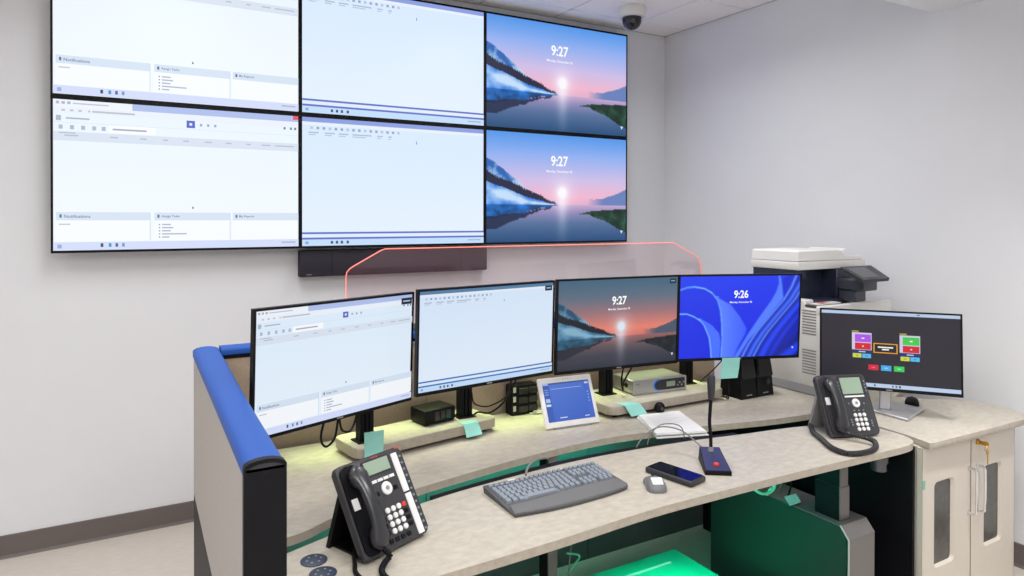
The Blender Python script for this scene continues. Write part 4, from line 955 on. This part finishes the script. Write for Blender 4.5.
# ------------------------------------------------------------------ desk phones
def desk_phone(label, loc, rz, tilt, W, H, kind):
    t = thing('desk_phone', label, 'phone', (*loc, DZ), rz, 'desk phones')
    TH = .034
    # face frame: x right, y up the face, z out of the face
    Fm = Matrix.Translation((0, 0, .0)) @ Matrix.Rotation(math.pi / 2 - tilt, 4, 'X') @ Matrix.Translation((0, .0, -.002))
    Fm = Matrix.Translation((0, .0, .0235 * math.sin(tilt) + .001)) @ Fm
    w = W / 2; g = Matrix.Rotation(0, 4, 'Z')
    def bb(): return B(Fm)
    body = bb(); body.prism(rrect(-w, w, 0, H, .014), -TH + .012, 0, .005, 2); bo = body.build('body', M['phone'], t)
    if kind == 0:
        X = dict(dx=(-.026, .060), dy=(.197, .233), nav=(.024, .150), kx=(.001, .0415), ky=(.094, .039), hx=-.075)
        b = bb(); b.prism(rrect(X['dx'][0] - .006, X['dx'][1] + .006, X['dy'][0] - .005, X['dy'][1] + .005, .004), 0, .0015); b.build('display_frame', M['charcoal'], t, False)
        b = bb(); b.box(*X['dx'], *X['dy'], .0014, .0022); b.build('display', M['lcd'], t, False)
        b = bb(); [b.box(-.018 + .021 * k, -.001 + .021 * k, .173, .181, 0, .003) for k in range(4)]; each(b, 'soft_key', M['key_white'], t, False)
        for sx, sh, nm in ((.085, (.122, .233), 'line_strip'), (.086, (.004, .117), 'line_strip')):
            b = bb(); b.prism(rrect(sx - .0105, sx + .0105, *sh, .002), 0, .0025); b.build(nm, M['key_white'], t, False)
        b = bb(); [b.lathe([(0, 0), (.0036, 0), (.0036, .003), (0, .003)], 10, (.104, .012 + .0188 * k, 0)) for k in range(12)]; each(b, 'line_key', M['key_grey'], t)
        b = bb(); [b.box(x - .0065, x + .0065, y - .006, y + .006, 0, .004, .001, 1) for x, y in [(-.012, .144), (.053, .144)] + [(-.020, .094 - .018 * k) for k in range(4)] + [(.061, .076 - .018 * k) for k in range(3)] + [(-.020 + .021 * k, .018) for k in range(4)]]; each(b, 'function_key', M['black'], t, False)
        b = bb(); b.box(.053, .066, .088, .100, 0, .0045, .001, 1); b.build('release_key', M['red'], t)
        vv, f_ = text_shape('AVAYA', .03); b = bb(); b.add([(.006 + x * .0055, .2375 + y * .0055, .0007) for x, y in vv], f_); b.build('logo', M['red'], t, False)
        b = bb(); b.box(.095, .112, H - .006, H, -.01, .0012, .002, 1); b.build('message_lamp', M['red'], t)
        step = 0
    else:
        X = dict(nav=(.040, .128), kx=(.022, .063), ky=(.080, .024), hx=-.072)
        b = bb(); b.prism(rrect(-.016, .098, .157, .240, .004), 0, .0015); b.build('display_frame', M['charcoal'], t, False)
        b = bb(); b.box(-.007, .088, .166, .233, .0014, .0022); b.build('display', M['lcd'], t, False)
        b = bb(); b.box(-.004, .087, .152, .159, 0, .003); each(b, 'soft_key', M['key_white'], t, False)
        b = bb(); [b.lathe([(0, 0), (.0035, 0), (.0035, .003), (0, .003)], 10, (x, .176 + .013 * k, 0)) for x in (-.018, .103) for k in range(4)]; each(b, 'line_key', M['key_grey'], t)
        b = bb(); [b.lathe([(0, 0), (.0035, 0), (.0035, .003), (0, .003)], 10, p + (0,)) for p in [(.006, .127), (.076, .125), (.022, .098), (.043, .098), (.064, .098)] + [(-.002, .062 - .010 * k) for k in range(3)] + [(.088, .055 - .010 * k) for k in range(3)]]; each(b, 'function_key', M['key_grey'], t)
    b = bb(); b.lathe([(0, 0), (.018, 0), (.018, .003), (.016, .005), (.0, .005)], 24, (*X['nav'], 0)); nv = b.build('navigation_ring', M['key_white'], t)
    b = bb(); b.lathe([(0, .005), (.006, .005), (.006, .0065), (0, .0065)], 16, (*X['nav'], 0)); b.build('select_key', M['grey'], nv)
    km = None
    for r in range(4):
        for c in range(3):
            if km is None: q = B(); q.lathe([(0, 0), (.0078, 0), (.0078, .003), (.0062, .0048), (0, .0050)], 14); o = q.build('dial_key', M['key_white'], t); km = o.data
            else: o = part('dial_key', km, t)
            o.matrix_local = Fm @ Matrix.Translation((X['kx'][0] + (X['kx'][1] - X['kx'][0]) * c / 2, X['ky'][0] + (X['ky'][1] - X['ky'][0]) * r / 3, 0))
    # handset cradle and handset
    hx = X['hx']
    b = bb(); b.prism(rrect(hx - .034, hx + .026, .006, H - .006, .02), 0, .006, .002, 1); b.build('cradle', M['black'] if kind == 0 else M['charcoal'], t)
    b = bb(); b.box(hx - .028, hx - .008, .125, .155, .006, .0105, .001, 1); b.build('name_card', M['key_white'], t)
    R_ = []; N = 18
    for k in range(N + 1):
        f = k / N; y = .012 + (H - .026) * f; ends = max(math.exp(-((f - .09) / .13) ** 2), math.exp(-((f - .90) / .12) ** 2))
        hw = (.019 + .010 * ends) * math.sqrt(max(.03, 1 - abs(2 * f - 1) ** 9)); zt = .030 + .024 * math.sin(math.pi * f) ** .8; zb = zt - .020 - .006 * ends if k not in (0, N) else zt - .01
        zb = max(zb, .008) if ends < .3 else .008
        cx = hx + .006 - .012 * (2 * f - 1) * 0
        R_.append([(cx + hw * math.copysign(abs(math.cos(a)) ** .7, math.cos(a)), y, (zt + zb) / 2 + (zt - zb) / 2 * math.copysign(abs(math.sin(a)) ** .7, math.sin(a))) for a in [2 * math.pi * j / 16 for j in range(16)]])
    b = bb(); b.rings(R_); hsn = b.build('handset', M['handset'], t, ang=70)
    # stand
    cy = math.sin(tilt); cz = math.cos(tilt); top = Fm @ Vector((0, H * .72, -TH + .012))
    b = B(); fy = (.172 if kind == 0 else .165); a0 = Fm @ Vector((0, .05, -TH + .012))
    b.hexa([(-w + .006, fy - .014, .0), (w - .02, fy - .014, .0), (w - .02, fy, .0), (-w + .006, fy, .0), (-w + .006, top.y - .004, top.z), (w - .02, top.y - .004, top.z), (w - .02, top.y + .01, top.z), (-w + .006, top.y + .01, top.z)])
    b.box(-w + .02, w - .03, a0.y - .01, fy - .01, .0, .006); b.build('stand', M['black'] if kind == 0 else M['grey'], t, False)
    return t, Fm, hx
pl, FL, hxL = desk_phone('dark grey desk phone with red logo at the left end of the desk', (.645, 1.735), .398, .541, .231, .247, 0)
pr_, FR, hxR = desk_phone('dark grey desk phone with a large display before the tile-screened monitor', (2.580, 1.716), -.327, .448, .228, .247, 1)
wl = root_matrix(pl) @ FL @ Vector((hxL + .010, .010, .022)); wr = root_matrix(pr_) @ FR @ Vector((hxR + .018, .010, .022))
b = B.world(pl); b.coil([tuple(wl), (wl.x + .008, wl.y - .018, DZ + .022), (.580, 1.668, DZ + .014), (.562, 1.640, DZ + .011), (.560, 1.60, DZ + .010), (.575, 1.578, DZ + .009)], .0062, .0024, 24); b.build('handset_cord', M['black'], pl)
b = B.world(pl); b.tube([tuple(root_matrix(pl) @ Vector((-.09, .03, .035))), (.533, 1.765, DZ + .016), (.515, 1.71, DZ + .0062), (.505, 1.665, DZ + .0062), (.515, 1.60, DZ + .0062)], .006, 8, 6); b.build('line_cord', M['black'], pl)
b = B.world(pr_); b.coil([tuple(wr), (2.555, 1.640, DZ + .022), (2.535, 1.605, DZ + .011), (2.47, 1.578, DZ + .0112), (2.40, 1.580, DZ + .0112), (2.355, 1.605, DZ + .0112), (2.36, 1.67, DZ + .0112), (2.42, 1.76, DZ + .0112), (2.465, 1.83, DZ + .013), (2.49, 1.86, DZ + .03)], .0078, .0034, 84); b.build('handset_cord', M['charcoal'], pr_)

# ------------------------------------------------------------------ cables
def cable(label, pts, r, m, group='cables on the desk', name='cable'):
    o = B().tube(pts, r, 7, 6).build(name, m); tag(o, label, 'cable', group); rebase(o, min(pts, key=lambda p: p[2])); return o
cable('black cable looping below the leftmost monitor', [(.600, 2.30, 1.05), (.585, 2.33, .95), (.605, 2.35, .905), (.635, 2.345, .93), (.645, 2.33, 1.0), (.665, 2.36, .95), (.705, 2.39, .935), (.735, 2.42, .98), (.74, 2.43, 1.05)], .004, M['black'])
cable('black cable sagging from the second monitor to its post', [(1.33, 2.33, 1.07), (1.345, 2.42, .95), (1.32, 2.50, .885), (1.295, 2.56, .875), (1.27, 2.565, .8595)], .004, M['black'])
cable('thin black cable hanging between second monitor and switch module', [(1.36, 2.34, 1.07), (1.37, 2.43, .97), (1.34, 2.54, .90), (1.30, 2.6, .90), (1.285, 2.60, .95)], .003, M['black'])
cable('black cable looping beside the post above the receiver', [(2.03, 2.42, 1.05), (2.02, 2.50, .93), (2.04, 2.53, .88), (2.055, 2.56, .93), (2.05, 2.52, 1.04)], .004, M['black'])
cable('thin cables hanging behind the blue monitor post', [(2.60, 2.40, 1.03), (2.585, 2.50, .92), (2.60, 2.60, .84), (2.62, 2.62, .804), (2.68, 2.60, .804)], .003, M['black'])
cable('black cable curled on the desk beside the speakers', [(2.60, 2.56, .804), (2.62, 2.48, .804), (2.585, 2.40, .804), (2.55, 2.36, .83), (2.57, 2.38, .90), (2.56, 2.40, 1.03)], .003, M['black'])
cable('black cable lying from the speakers towards the riser', [(2.63, 2.50, .804), (2.60, 2.47, .804), (2.585, 2.44, .804), (2.595, 2.42, .804), (2.615, 2.43, .804)], .003, M['black'])
cable('white cable running from the switch module behind the tablet', [(1.60, 2.650, .804), (1.66, 2.63, .804), (1.72, 2.60, .806), (1.77, 2.56, .83), (1.73, 2.47, .86)], .004, M['cable_w'])
cable('second white cable curving up behind the tablet', [(1.62, 2.645, .812), (1.67, 2.58, .83), (1.68, 2.52, .87), (1.66, 2.49, .93)], .0035, M['cable_w'])
cable('grey cable arching from the keyboard back into the desk gap', [(1.17, 1.960, .832), (1.20, 1.995, .842), (1.25, 2.03, .845), (1.31, 2.055, .835), (1.345, 2.095, .805), (1.355, 2.115, .762), (1.36, 2.12, .70)], .004, M['cable_g'])
cable('grey cable arching from the desk gap to the microphone base', [(1.735, 2.085, .70), (1.745, 2.082, .79), (1.79, 2.075, .84), (1.86, 2.07, .86), (1.92, 2.02, .85), (1.925, 1.93, .82), (1.898, 1.86, .818)], .0028, M['cable_g'])
cable('thin grey cable arching under the papers over the desk gap', [(1.80, 2.085, .70), (1.805, 2.085, .80), (1.85, 2.09, .85), (1.91, 2.09, .86), (1.97, 2.07, .84), (2.0, 2.078, .75)], .0022, M['cable_g'])
cable('black cable on the cabinet worktop behind the tile-screened monitor', [(2.90, 2.03, .805), (2.95, 1.985, .805), (3.0, 2.0, .806), (3.04, 2.0, .84), (3.06, 1.95, .98)], .004, M['black'])
cable('short black cable beside the right desk phone', [(2.86, 2.10, .804), (2.83, 2.06, .804), (2.80, 2.05, .804)], .003, M['black'])
for k, (lab, pts, r, m) in enumerate((
    ('mint green cable bundle hanging under the right end of the desk', [(2.10, 1.93, .773), (2.13, 1.88, .66), (2.2, 1.86, .60), (2.27, 1.86, .62), (2.24, 1.92, .70), (2.22, 1.95, .772)], .006, M['cable_green']),
    ('white cable under the right end of the desk', [(2.25, 1.95, .773), (2.27, 1.90, .68), (2.30, 1.89, .60), (2.33, 1.93, .57), (2.37, 1.98, .52)], .005, M['cable_w']),
    ('black cable fanning out under the right end of the desk', [(2.28, 1.96, .773), (2.31, 1.93, .66), (2.36, 1.90, .60), (2.42, 1.90, .59), (2.44, 1.93, .515)], .004, M['black']),
    ('grey cable fanning out under the right end of the desk', [(2.29, 1.99, .773), (2.33, 1.96, .69), (2.38, 1.95, .63), (2.43, 1.94, .60), (2.45, 1.99, .515)], .003, M['cable_g']),
    ('thin mint cable drooping below the middle of the front worktop', [(1.55, 1.95, .773), (1.62, 1.96, .71), (1.70, 1.96, .70), (1.78, 1.98, .773)], .003, M['cable_green']),
    ('grey cable hanging beside the middle lift column', [(1.50, 2.16, .773), (1.51, 2.16, .60), (1.52, 2.2, .42), (1.53, 2.24, .2), (1.54, 2.25, .004)], .003, M['cable_g']),
    ('mint cable loops at the foot of the middle lift column', [(1.485, 2.18, .40), (1.56, 2.2, .36), (1.53, 2.24, .28), (1.49, 2.2, .24), (1.56, 2.22, .16), (1.60, 2.25, .004)], .004, M['cable_green']))):
    cable(lab, pts, r, m, 'cables under the desk')
o = tag(B().hexa([(2.36, 1.86, .5185), (2.43, 1.86, .5185), (2.45, 1.90, .535), (2.38, 1.90, .535), (2.36, 1.86, .5215), (2.43, 1.86, .5215), (2.45, 1.90, .538), (2.38, 1.90, .538)]).build('cable_tag', M['sticky'], smooth=False), 'paper tag tinted for green LED light among the cables on the right pedestal', 'tag'); rebase(o, (2.40, 1.88, .5185))  # mint colour stands in for green LED light on the paper
for nm in ('line_tray',): pass

t = thing('storage_box', 'low grey box with a glossy bright green lid on the floor under the desk', 'box', (1.97, 2.15, 0))
b = B(); b.box(-.31, .30, -.28, .28, 0, .10, .006, 1); b.build('tub', M['greybox'], t)
b = B(); b.box(-.32, .31, -.29, .29, .10, .122, .008, 2); b.build('lid', M['greenlid'], t)
b = B(); b.box(-.20, .20, .19, .202, .1215, .1245, .001, 1); b.build('lid_glint', M['paper'], t)  # raised white strip stands in for the LED's reflection on the glossy lid
